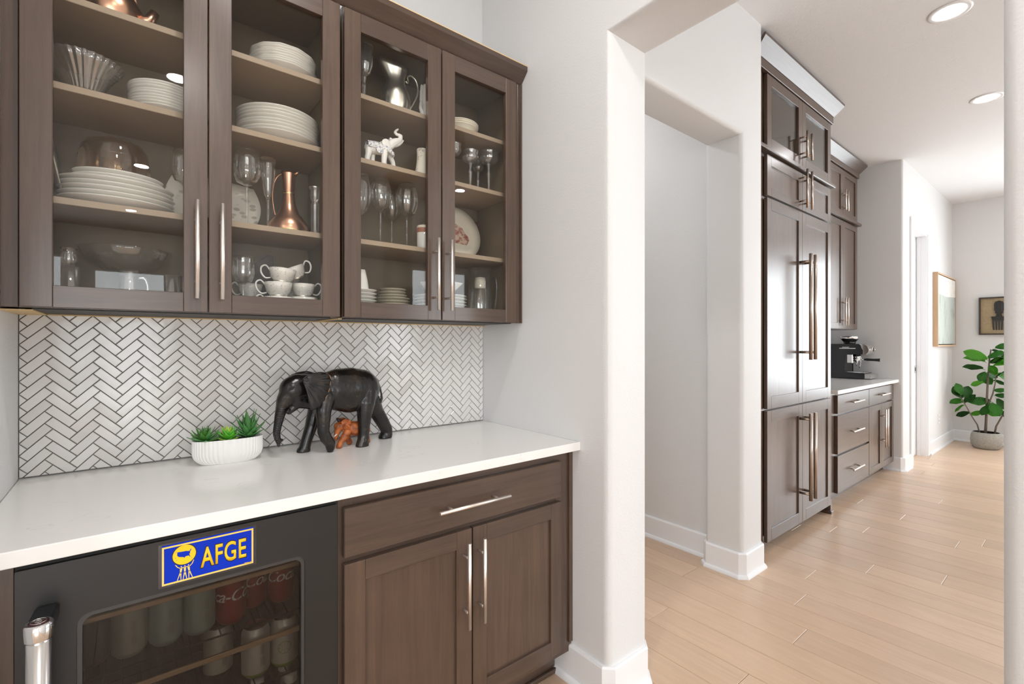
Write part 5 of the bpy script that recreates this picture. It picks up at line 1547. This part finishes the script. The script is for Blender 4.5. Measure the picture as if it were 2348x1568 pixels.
# ---------------------------------------------------------------- planter with succulents
pot = thing('succulent_planter', 'white fluted oval planter with three green succulents on the counter', 'planter', (.243, 1.722, CT), rz=radians(-3))
def oval(a, L, W, p=2.6):
    c, s = cos(a), sin(a)
    return (L * math.copysign(abs(c) ** (2 / p), c), W * math.copysign(abs(s) ** (2 / p), s))
bm = NB(); seg = 336; rows = []
PRF = [(.74, 0), (.78, .0015), (.86, .008), (.95, .018), (.995, .030), (1.0, .040), (1.0, .060), (.998, .0735), (.990, .0755), (.975, .0745), (.968, .062)]
for (k, z) in PRF:
    row = []
    amp = .0022 if (.004 < z < .0737 and k > .8) else (.001 if k < .8 and z > 0 else 0)
    if k < .97 and z > .06: amp = 0
    for i in range(seg):
        a = 2 * pi * i / seg
        x, y = oval(a, .0965 * k, .047 * (k if k > .9 else k * .95))
        d = sqrt(x * x + y * y); n_ = Vector((x / .0965 ** 2, y / .047 ** 2)).normalized()
        o_ = amp * (abs(sin(pi * i / 7)) - 1)
        row.append(bm.verts.new((x + n_.x * o_, y + n_.y * o_, z)))
    rows.append(row)
for a, b in zip(rows[:-1], rows[1:]):
    for i in range(seg):
        j = (i + 1) % seg; f = bm.faces.new((a[i], a[j], b[j], b[i])); f.smooth = True
bm.faces.new(list(reversed(rows[0])))
ob('pot', bm, M['white_gloss'], pot, local=True)
bm = NB(); bm.faces.new([bm.verts.new((*oval(2 * pi * i / 48, .092, .043), .064)) for i in range(48)]); ob('soil', bm, M['soil'], pot, local=True)
def succ_leaf(bm, L, W, T, curve, tip=1.0):
    """pointed fleshy leaf along +X, curving up"""
    n, sg = 7, 8; rows = []
    for i in range(n + 1):
        t = i / n
        w = W * (sin(pi * min(1, t * .92 + .12)) ** .8) * (1 - t ** 5 * .9) * (1 if t < .999 else .05)
        if t == 1: w = W * .03
        th = T * (1 - .75 * t)
        cx, cz_ = L * (t - .12 * curve * t * t), L * curve * t * t * .55
        rows.append([bm.verts.new((cx - th * sin(curve * t) * sin(2 * pi * k / sg), w * cos(2 * pi * k / sg), cz_ + th * sin(2 * pi * k / sg) + .25 * abs(cos(2 * pi * k / sg)) * w * .5)) for k in range(sg)])
    for a, b in zip(rows[:-1], rows[1:]):
        for k in range(sg):
            j = (k + 1) % sg; f = bm.faces.new((a[k], a[j], b[j], b[k])); f.smooth = True
    bm.faces.new(list(reversed(rows[0]))); bm.faces.new(rows[-1])
def succulent(label, x, y, z, spec, m, seed, m2=None):
    """spec: rows of (count, length, width, elevation deg, curve)"""
    rs = random.Random(seed)
    s = bpy.data.objects.new('succulent', None)
    core = NB(); lathe(core, [(0, -.01), (.008, -.006), (.009, .004), (.005, .012), (0, .014)], 16)
    s = ob('succulent', core, M[m], pot, local=True); s.location = (x, y, z); s['label'] = label
    mesh = {}
    for ri, (cnt, L_, W_, el_, cv) in enumerate(spec):
        bm = NB(); succ_leaf(bm, L_, W_, W_ * .33, cv); _finish(bm)
        me = bpy.data.meshes.new('leaf'); bm.to_mesh(me); bm.free(); me.materials.append(M[m])
        me_b = None
        if m2:
            me_b = me.copy(); me_b.materials.clear(); me_b.materials.append(M[m2])
        for k in range(cnt):
            o = bpy.data.objects.new('leaf', me_b if (m2 and rs.random() < .35) else me); o.parent = s
            az = 2 * pi * (k + .5 * (ri % 2)) / cnt + rs.uniform(-.12, .12)
            e = radians(el_ + rs.uniform(-6, 6))
            o.rotation_euler = Matrix.Rotation(az, 3, 'Z').to_4x4().to_3x3().to_euler() if False else (Matrix.Rotation(az, 4, 'Z') @ Matrix.Rotation(-e, 4, 'Y')).to_euler()
            o.location = (cos(az) * .004, sin(az) * .004, .002 + ri * .0035)
            sc = rs.uniform(.9, 1.1); o.scale = (sc, sc, sc)
            COL.objects.link(o)
    return s
succulent('dark green pointed rosette at left', -.062, -.004, .068, [(8, .054, .0105, 10, .3), (8, .048, .0095, 28, .4), (7, .042, .0080, 46, .4), (6, .036, .0065, 62, .3), (4, .034, .005, 80, .1)], 'leafy1', 1, 'leafy3')
succulent('bright green plump rosette in the middle', .000, -.006, .066, [(8, .036, .0105, 4, .5), (8, .036, .0105, 26, .5), (7, .036, .010, 48, .5), (5, .035, .009, 70, .3)], 'leafy2', 2, 'leafy2b')
succulent('tall aloe with toothed leaves at right', .056, .000, .068, [(8, .048, .0095, 20, .25), (8, .062, .0095, 38, .25), (7, .070, .0095, 56, .15), (5, .074, .0085, 74, .05), (3, .076, .006, 86, .0)], 'leafy3', 3)
bm = NB(); rs = random.Random(8)
for k in range(16):
    x0 = rs.uniform(-.075, .075); a = rs.uniform(0, 6.28); l = rs.uniform(.02, .04)
    tube(bm, [(x0, rs.uniform(-.01, .02), .066), (x0 + l * .5 * cos(a), l * .3 * sin(a), .082), (x0 + l * cos(a), l * .6 * sin(a), .082 + rs.uniform(-.005, .014))], [.0009, .0007, .0003], 5)
o = ob('dry_twigs', bm, M['twig'], pot, local=True); o['kind'] = 'stuff'
# ---------------------------------------------------------------- kitchen: tall fridge column
KY = 1.270                     # door fronts
FX0, FXM, FX1 = 3.020, 3.5625, 4.103
fc = thing('fridge_cabinet', 'tall dark brown panelled fridge column with paired doors and long bar handles', 'cabinet', (3.56, 1.29, 0))
bm = NB()
box(bm, 2.990, 3.010, KY + .024, 1.895, 0, 2.965, mi=0); box(bm, 4.108, 4.128, KY + .024, 1.895, .0, 2.965, mi=0)
box(bm, 3.010, 4.108, KY + .026, 1.895, .10, 2.0, mi=0); box(bm, 3.010, 4.108, KY + .026, 1.895, 2.0, 2.47, mi=0)
ob('carcass', bm, M['wood_v'], fc)
bm = NB()   # glazed top box, open to the front
for b6 in ((3.010, 4.108, KY + .04, 1.895, 2.470, 2.488), (3.010, 4.108, KY + .04, 1.895, 2.945, 2.963), (3.010, 4.108, 1.88, 1.895, 2.488, 2.945), (3.010, 3.026, KY + .04, 1.88, 2.488, 2.945), (4.092, 4.108, KY + .04, 1.88, 2.488, 2.945)):
    box(bm, *b6)
ob('display_box', bm, M['inside'], fc)
bm = NB(); box(bm, 3.015, 4.103, KY + .021, KY + .0395, 2.470, 2.500); box(bm, 3.015, 4.103, KY + .021, KY + .0395, 2.935, 2.963); ob('face_frame', bm, M['wood_h'], fc)
bm = NB(); box(bm, 3.05, 4.10, 1.36, 1.375, 0, .099); ob('toe_kick', bm, M['wood_h'], fc)
bm = NB(); box(bm, 4.085, 4.1285, KY - .010, 1.36, 0, .0225, .002); box(bm, 4.105, 4.1285, KY + .002, 1.36, .0225, .11); ob('leg', bm, M['wood_v'], fc)
S6 = .060
for (a, b, hs) in ((FX0, FXM - .0015, 1), (FXM + .0015, FX1, -1)):
    hx_ = (FXM - .040) if hs > 0 else (FXM + .040)
    d = shaker(fc, a, b, .066, .868, KY, st=S6, rb=.075, rt=.075); pull(d, hx_, KY, .235, .815, r=.011, stand=.065, ins=.07, m='bronze')
    d = shaker(fc, a, b, .880, 2.172, KY, st=S6, rb=.075, rt=.070); pull(d, hx_, KY, 1.172, 1.878, r=.011, stand=.065, ins=.07, m='bronze')
    d = shaker(fc, a, b, 2.186, 2.435, KY, st=S6, rb=.055, rt=.060); pull(d, hx_, KY, 2.185, 2.445, r=.0075, stand=.045, ins=.2, m='bronze')
    d = shaker(fc, a, b, 2.478, 2.925, KY, st=S6, rb=.065, rt=.060, glass=True); pull(d, hx_, KY, 2.520, 2.700, r=.0075, stand=.045, ins=.2, m='bronze')
bm = NB(); box(bm, 2.849, 4.135, KY - .024, KY + .026, 2.446, 2.469, .004); ob('ledge', bm, M['wood_h'], fc)
bm = NB(); box(bm, 2.849, 4.135, KY - .008, KY + .02, 2.930, 2.985, .002); ob('frieze', bm, M['wood_h'], fc)
bm = NB(); sweep(bm, [(0, 2.9855), (.006, 2.9855), (.060, 3.062), (.060, 3.078), (.05, 3.078), (0, 3.01)], [(2.849, KY - .004), (4.135, KY - .004), (4.135, 1.89)])
ob('crown', bm, M['wood_h'], fc)
bm = NB(); box(bm, 2.848, 2.9895, 1.335, 1.355, 0, 2.965)
ob('filler', bm, M['wood_v'], fc)
# things behind the top glass doors
bm = NB(); lathe(bm, [(0, 0), (.040, 0), (.052, .02), (.054, .10), (.046, .20), (.034, .24), (.030, .262), (.034, .270), (.028, .262), (0, .2)], 56, flute=lambda a, r, z: r * (1 + .025 * cos(20 * a)))
o = ob('ribbed_vase', bm, M['white_gloss'], local=True); o.location = (3.16, 1.42, 2.489); tag(o, 'white ribbed vase inside the upper glass door of fridge column', 'vase')
bm = NB(); lathe(bm, [(0, 0), (.03, 0), (.035, .02), (.02, .05), (.030, .09), (.022, .13), (.028, .16), (0, .185)], 28)
o = ob('pale_figurine', bm, M['cream'], local=True); o.location = (3.42, 1.44, 2.489); tag(o, 'small pale figurine inside the upper glass door near handles', 'figurine')

# ---------------------------------------------------------------- coffee counter
CY = 1.300
kb = thing('coffee_base_cabinet', 'dark brown base cabinet with three drawers and a pair of doors', 'cabinet', (5.1, 1.32, 0))
bm = NB()
box(bm, 4.132, 5.985, CY + .041, 1.895, .10, .884); ob('carcass', bm, M['wood_y'], kb)
bm = NB(); box(bm, 4.132, 5.985, CY + .021, CY + .0405, .088, .8845); ob('face_frame', bm, M['wood_v'], kb)
bm = NB(); box(bm, 4.20, 5.98, 1.385, 1.40, 0, .0995); ob('toe_kick', bm, M['wood_h'], kb)
bx0, bxm, bx1 = 4.345, 5.160, 5.965
for (z0, z1) in ((.722, .868), (.402, .706), (.094, .386)):
    d = slab_front(kb, bx0, bxm - .010, z0, z1, CY - .003, th=.0235, name='drawer'); zc = (z0 + z1) / 2
    pull(d, 0, CY - .003, zc, 0, horiz=(4.610, 4.890), r=.0065)
d = slab_front(kb, bxm + .010, bx1, .722, .868, CY, name='drawer'); pull(d, 0, CY, .797, 0, horiz=(5.42, 5.70), r=.0065)
xm = (bxm + bx1) / 2
d = shaker(kb, bxm + .010, xm - .0015, .094, .706, CY, st=.06); pull(d, xm - .034, CY, .30, .655, r=.007, stand=.04)
d = shaker(kb, xm + .0015, bx1, .094, .706, CY, st=.06); pull(d, xm + .034, CY, .30, .655, r=.007, stand=.04)
bm = NB(); box(bm, 4.236, 5.988, 1.262, 1.896, .8855, .9165, .002)
tag(ob('countertop', bm, M['quartz'], origin=(5.1, 1.5, .8855)), 'white quartz countertop under the coffee machine', 'countertop')

UY = 1.550
ku = thing('coffee_wall_cabinet', 'dark brown wall cabinet with tall doors above the coffee machine', 'cabinet', (5.0, 1.57, 1.413))
bm = NB(); box(bm, 4.132, 5.770, UY + .022, 1.895, 1.413, 3.0); ob('carcass', bm, M['wood_v'], ku)
ux = [4.60, 5.330, 5.757]
for (a, b, hx_) in ((4.905, 5.3385, 5.305), (5.3415, 5.765, 5.375)):
    d = shaker(ku, a, b, 1.416, 2.455, UY, st=.06); pull(d, hx_, UY, 1.45, 1.715, r=.0065)
    d = shaker(ku, a, b, 2.500, 2.945, UY, st=.06, glass=False); pull(d, hx_, UY, 2.545, 2.74, r=.0065)
for (a, b) in ((4.135, 4.5), (4.503, 4.902)):
    shaker(ku, a, b, 1.416, 2.455, UY, st=.06); shaker(ku, a, b, 2.500, 2.945, UY, st=.06)
bm = NB(); box(bm, 4.132, 5.800, UY - .03, UY + .02, 2.463, 2.490, .004); ob('ledge', bm, M['wood_h'], ku)
bm = NB(); box(bm, 4.132, 5.790, UY - .012, UY + .02, 2.952, 3.0, .002); ob('frieze', bm, M['wood_h'], ku)
bm = NB(); sweep(bm, [(0, 3.0005), (.006, 3.0005), (.060, 3.072), (.060, 3.088), (.05, 3.088), (0, 3.02)], [(4.140, UY - .006), (5.790, UY - .006), (5.790, 1.89)])
ob('crown', bm, M['wood_h'], ku)

# espresso machine, front towards -Y
cm = thing('espresso_machine', 'black and chrome espresso machine with bean hopper on the counter', 'coffee machine', (5.82, 1.6, .9175))
mx0, mx1 = 5.690, 5.955
BK = mat('machine black', (.022, .022, .023), .16, .2)
bm = NB(); prism(bm, [(1.470, .922), (1.790, .922), (1.790, 1.271), (1.515, 1.271), (1.500, 1.262), (1.484, 1.205), (1.486, 1.166), (1.640, 1.166), (1.640, .982), (1.470, .976)], 'x', mx0, mx1)
bmesh.ops.bevel(bm, geom=list(bm.edges), offset=.004, segments=2, affect='EDGES')
ob('body', bm, BK, cm)
bm = NB(); prism(bm, [(1.4698, .9255), (1.4698, .972), (1.428, .962), (1.420, .950), (1.424, .9255)], 'x', mx0 + .004, mx1 - .004); ob('drip_tray_front', bm, M['steel'], cm)
bm = NB(); box(bm, mx0 + .01, mx1 - .01, 1.475, 1.632, .977, .985, .002)
for k in range(9): box(bm, mx0 + .03 + k * .024, mx0 + .036 + k * .024, 1.485, 1.625, .985, .987)
ob('drip_grille', bm, M['chrome'], cm)
bm = NB(); prism(bm, [(1.5145, 1.2695), (1.478, 1.2685), (1.452, 1.252), (1.437, 1.215), (1.440, 1.190), (1.462, 1.165), (1.4860, 1.162), (1.4835, 1.206)], 'x', mx0 + .002, mx1 - .002); ob('control_panel', bm, M['chrome'], cm)
for (x, z, r, nm) in ((5.822, 1.214, .026, 'pressure_gauge'), (5.735, 1.212, .011, 'dial'), (5.905, 1.212, .011, 'dial')):
    bm = NB(); cyl(bm, (x, 1.446, z), (x, 1.430, z), r, seg=28); ob(nm, bm, M['steel'], cm)
bm = NB(); cyl(bm, (5.822, 1.4298, 1.214), (5.822, 1.4292, 1.214), .021, seg=28); ob('gauge_face', bm, M['black_plastic'], cm)
bm = NB(); box(bm, mx0 - .0012, mx0 + .0005, 1.60, 1.66, 1.235, 1.240); box(bm, mx0 - .0012, mx0 + .0005, 1.545, 1.685, 1.222, 1.229)
ob('side_badge', bm, M['white_print'], cm)
bm = NB(); lathe(bm, [(0, 0), (.050, 0), (.054, .012), (.056, .024), (.078, .048), (.083, .060), (.083, .074), (.080, .078), (.04, .080), (0, .080)], 36, 5.822, 1.632, 1.2712)
for f in bm.faces:
    z = f.calc_center_median().z - 1.2712
    f.material_index = 1 if .024 < z < .048 else 0
ob('bean_hopper', bm, [M['chrome'], BK], cm)
bm = NB(); lathe(bm, [(0, 0), (.034, 0), (.034, -.014), (.039, -.014), (.039, -.036), (.030, -.040), (0, -.040)], 28, 5.800, 1.565, 1.166); ob('group_head', bm, M['chrome'], cm)
bm = NB(); lathe(bm, [(0, 0), (.035, 0), (.035, -.020), (.022, -.034), (0, -.036)], 28, 5.800, 1.565, 1.1255); tube(bm, [(5.800, 1.565, 1.092), (5.800, 1.560, 1.075)], .008, 10); tube(bm, [(5.800, 1.535, 1.114), (5.800, 1.505, 1.113)], .008, 12); pf_ = ob('portafilter', bm, M['chrome'], cm)
bm = NB(); tube(bm, [(5.800, 1.506, 1.113), (5.800, 1.480, 1.1125), (5.800, 1.420, 1.111), (5.800, 1.375, 1.110), (5.800, 1.368, 1.110)], [.008, .0125, .0125, .016, .015], 16); ob('handle', bm, M['black_plastic'], pf_)
bm = NB(); cyl(bm, (5.800, 1.3685, 1.110), (5.800, 1.364, 1.110), .0145, seg=16); ob('handle_cap', bm, M['chrome'], pf_)
bm = NB(); tube(bm, [(5.900, 1.57, 1.166), (5.900, 1.555, 1.13), (5.900, 1.56, 1.06), (5.897, 1.568, 1.02)], .0045, 10); ob('steam_wand', bm, M['chrome'], cm)
bm = NB(); tube(bm, [(5.755, 1.56, 1.165), (5.755, 1.548, 1.09), (5.755, 1.556, 1.045)], .004, 10); ob('hot_water_spout', bm, M['chrome'], cm)
bm = NB(); box(bm, mx0 + .018, mx0 + .055, 1.575, 1.625, 1.075, 1.165, .004); ob('grinder_cradle', bm, M['steel'], cm)

# ---------------------------------------------------------------- art
ar = thing('abstract_painting', 'tall abstract sage and white painting in pale oak floater frame', 'painting', (7.88, 1.23, 1.237))
ax0, ax1, az0, az1, ay = 7.335, 8.430, 1.237, 2.110, 1.184
bm = NB(); t = .018
box(bm, ax0, ax0 + t, ay, 1.2295, az0, az1); box(bm, ax1 - t, ax1, ay, 1.2295, az0, az1); box(bm, ax0 + t, ax1 - t, ay, 1.2295, az0, az0 + t); box(bm, ax0 + t, ax1 - t, ay, 1.2295, az1 - t, az1)
ob('frame', bm, M['oak_frame'], ar)
bm = NB(); box(bm, ax0 + t, ax1 - t, 1.215, 1.2285, az0 + t, az1 - t); ob('frame_gap', bm, M['dark'], ar)
bm = NB(); box(bm, ax0 + .028, ax1 - .028, ay + .004, 1.2145, az0 + .028, az1 - .028); cv = ob('canvas', bm, M['canvas_g'], ar)
bm = NB(); prism(bm, [(ax0 + .028, 1.86), (ax0 + .5, 1.845), (ax1 - .028, 1.87), (ax1 - .028, az1 - .028), (ax0 + .028, az1 - .028)], 'y', ay + .0030, ay + .0040); ob('white_field', bm, M['canvas_w'], cv)

sb = thing('framed_comb', 'carved dark comb mounted on grass cloth in a dark shadow box frame', 'framed artwork', (8.47, .77, 1.381))
wy0, wy1, wz0, wz1, wx = .555, .971, 1.381, 1.855, 8.435
bm = NB(); t = .016
box(bm, wx, 8.4695, wy0, wy0 + t, wz0, wz1); box(bm, wx, 8.4695, wy1 - t, wy1, wz0, wz1); box(bm, wx, 8.4695, wy0 + t, wy1 - t, wz0, wz0 + t); box(bm, wx, 8.4695, wy0 + t, wy1 - t, wz1 - t, wz1)
ob('frame', bm, M['dark_frame'], sb)
bm = NB(); box(bm, 8.459, 8.469, wy0 + t, wy1 - t, wz0 + t, wz1 - t); ob('backing', bm, M['burlap'], sb)
bm = NB(); box(bm, wx + .004, wx + .006, wy0 + t - .002, wy1 - t + .002, wz0 + t - .002, wz1 - t + .002); ob('pane', bm, M['pane'], sb)
bm = NB(); cy_ = .790
prism(bm, [(cy_ - .072, 1.610), (cy_ + .072, 1.610), (cy_ + .060, 1.555), (cy_ - .060, 1.555)], 'x', 8.448, 8.459)
for k in range(5):
    u = -.052 + .026 * k
    prism(bm, [(cy_ + u - .009, 1.556), (cy_ + u + .009, 1.556), (cy_ + u * .9 + .006, 1.440), (cy_ + u * .9 - .006, 1.440)], 'x', 8.450, 8.458)
prism(bm, [(cy_ - .030, 1.609), (cy_ + .030, 1.609), (cy_ + .022, 1.640), (cy_ + .040, 1.655), (cy_ + .034, 1.668), (cy_ + .044, 1.690), (cy_ + .044, 1.735), (cy_ + .045, 1.765), (cy_ + .034, 1.795), (cy_, 1.808), (cy_ - .034, 1.795), (cy_ - .045, 1.765), (cy_ - .044, 1.735), (cy_ - .044, 1.690), (cy_ - .034, 1.668), (cy_ - .040, 1.655), (cy_ - .022, 1.640)], 'x', 8.445, 8.459)
ob('carved_comb', bm, M['ebony'], sb)

# ---------------------------------------------------------------- potted fig
PX, PY = 8.09, .866
fp = thing('fiddle_leaf_fig', 'fiddle leaf fig with broad green leaves in a low grey woven pot', 'plant', (PX, PY, 0))
bm = NB(); lathe(bm, [(0, .0), (.105, .0), (.122, .012), (.138, .05), (.142, .10), (.138, .15), (.126, .190), (.118, .198), (.112, .196), (.118, .18), (.120, .165), (0, .163)], 48)
for f in bm.faces:
    c = f.calc_center_median(); f.material_index = 1 if (c.z > .150 and sqrt(c.x ** 2 + c.y ** 2) < .119) else 0
ob('pot', bm, [M['weave'], M['soil']], fp, local=True)
def stem(pts, r0, r1):
    bm = NB(); n = len(pts)
    tube(bm, [(x, y - PY, z) for x, y, z in pts], [r0 + (r1 - r0) * i / (n - 1) for i in range(n)], 10)
    return ob('stem', bm, M['bark'], fp, local=True)
stem([(.0, .874, .15), (.0, .866, .35), (0, .862, .52), (0, .855, .75), (.01, .846, .95), (.01, .838, 1.10), (.01, .826, 1.2)], .014, .006)
stem([(.0, .858, .46), (-.02, .849, .52), (-.03, .806, .67), (-.03, .787, .79), (-.03, .78, .9)], .009, .005)
stem([(-.02, .915, .15), (-.03, .94, .28), (-.04, .982, .367), (-.05, 1.04, .504), (-.05, 1.09, .62)], .008, .004)
stem([(.0, .80, .15), (-.01, .78, .28), (-.02, .727, .416), (-.02, .68, .50), (-.02, .64, .62)], .010, .005)
def fig_leaf():
    bm = NB(); n, w = 10, 6; grid = []
    for i in range(n + 1):
        t = i / n
        hw = .30 * (sin(pi * min(1, .06 + t * .94)) ** .75) * (.62 + .55 * t) * (1 if t < .97 else .55)
        row = []
        for j in range(-w // 2, w // 2 + 1):
            s = j / (w / 2)
            row.append(bm.verts.new((t, hw * s, -.22 * t * t + .08 * abs(s) * (1 - .4 * t) + .02 * sin(9 * t) * s * s + .012 * sin(t * 18) * abs(s))))
        grid.append(row)
    top = []
    for i in range(n):
        for j in range(w):
            f = bm.faces.new((grid[i][j], grid[i + 1][j], grid[i + 1][j + 1], grid[i][j + 1])); f.smooth = True
    ext = bmesh.ops.solidify(bm, geom=list(bm.faces), thickness=.008)
    tube(bm, [(-.12, 0, -.03), (0, 0, 0), (.5, 0, -.055 + .012), (.95, 0, -.19)], [.013, .014, .010, .004], 6)
    _finish(bm)
    me = bpy.data.meshes.new('leaf'); bm.to_mesh(me); bm.free(); me.materials.append(M['leaf'])
    return me
LM = fig_leaf()
LV = [(.862,1.076,1.031,1.178),(.88,1.049,1.034,1.115),(.896,.96,1.05,1.003),(.843,1.094,.727,1.183),(.837,1.032,.739,1.105),(.874,.926,.912,.826),(.887,.793,.976,.778),(.912,.888,.824,.797),(.887,.899,.775,.878),(.787,.895,.812,.99),(.781,.861,.727,.942),(.806,.825,.701,.795),(.8,.703,.707,.726),(.794,.643,.707,.657),(.827,.565,1.001,.575),(.83,.526,.90,.421),(.824,.553,.739,.432),(.775,.61,.707,.511),(1.113,.633,1.126,.759),(1.08,.608,1.187,.681),(1.106,.588,1.200,.715),(1.113,.569,1.200,.549),(1.06,.538,1.195,.54),(1.067,.501,1.180,.442),(1.06,.601,1.024,.725),(1.054,.53,.982,.644),(1.008,.409,1.153,.383),(1.001,.392,.924,.434),(.787,1.217,.704,1.247),(.8,.999,.707,1.054),(.88,.46,.763,.43),(.66,.60,.56,.70),(.65,.62,.60,.52),(.82,1.19,.70,1.12),(.70,.55,.58,.50),(.78,.90,.64,.86),(.80,1.05,.66,1.10),(.74,.45,.64,.42)]
rs = random.Random(12)
for (y0, z0, y1, z1) in LV:
    if y1 > 1.10: y1 = 1.10 + (y1 - 1.10) * .45
    if y0 > 1.05: y0 = 1.05 + (y0 - 1.05) * .6
    dx = rs.uniform(-.55, .35)
    d = Vector((0, y1 - y0, z1 - z0)); L_ = d.length
    dx_ = dx * L_
    if y1 > 1.1: dx_ = -abs(dx_) * .6
    d = Vector((dx_, y1 - y0, z1 - z0))
    xa = d.normalized()
    up = Vector((rs.uniform(-1.0, -.2), rs.uniform(-.5, .3), rs.uniform(.25, 1.0)))
    za = (up - xa * up.dot(xa)).normalized(); ya = za.cross(xa)
    Lr = max(L_ * 1.15, .125)
    o = bpy.data.objects.new('leaf', LM); o.parent = fp
    R_ = Matrix((xa, ya, za)).transposed().to_4x4()
    wsc = rs.uniform(.85, 1.15) * (.13 / Lr if Lr < .13 else 1)
    o.matrix_local = Matrix.Translation(Vector((rs.uniform(-.04, .03), y0 - PY, z0))) @ R_ @ Matrix.Diagonal((Lr, Lr * wsc * 1.25, Lr, 1))
    COL.objects.link(o)

# ---------------------------------------------------------------- recessed ceiling lights
def can_light(label, x, y, m='lens'):
    t_ = thing('recessed_light', label, 'ceiling light', (x, y, CEIL), 'recessed ceiling lights')
    bm = NB(); lathe(bm, [(.060, .0), (.066, -.004), (.086, -.0055), (.094, -.003), (.0955, -.0004), (.060, -.0002), (.060, 0)], 48); ob('trim_ring', bm, M['trim'], t_, local=True)
    bm = NB(); lathe(bm, [(.0, -.0022), (.0605, -.0022)], 40)
    for f in bm.faces: f.normal_update()
    o = ob('lens', bm, M[m], t_, local=True, fixn=False)
    return t_
can_light('round recessed ceiling light nearer the tall fridge column', 3.52, .520)
can_light('round recessed ceiling light farther along, cut by the archway jamb', 4.98, .530)
for (x, y, w) in ((3.10, -1.70, 'second row first'), (5.0, -1.70, 'second row middle'), (6.9, -1.70, 'second row last'), (3.10, -3.6, 'third row first'), (5.6, -3.6, 'third row last')):
    can_light('recessed ceiling light out over the kitchen, %s' % w, x, y)
for (x, y, w) in ((.42, .66, 'above the bar'), (.26, -.87, 'behind the bar'), (.10, -3.1, 'midway down the hall'), (.02, -5.3, 'near the entry'), (-2.2, -1.2, 'over the dining table'), (-2.2, -4.2, 'over the dining end')):
    can_light('recessed ceiling light %s' % w, x, y, 'lens_bar')
can_light('unseen ceiling light added to brighten the short hall', 2.1, 2.5, 'lens_bar')  # lamp out of view, added to lift the hall wall
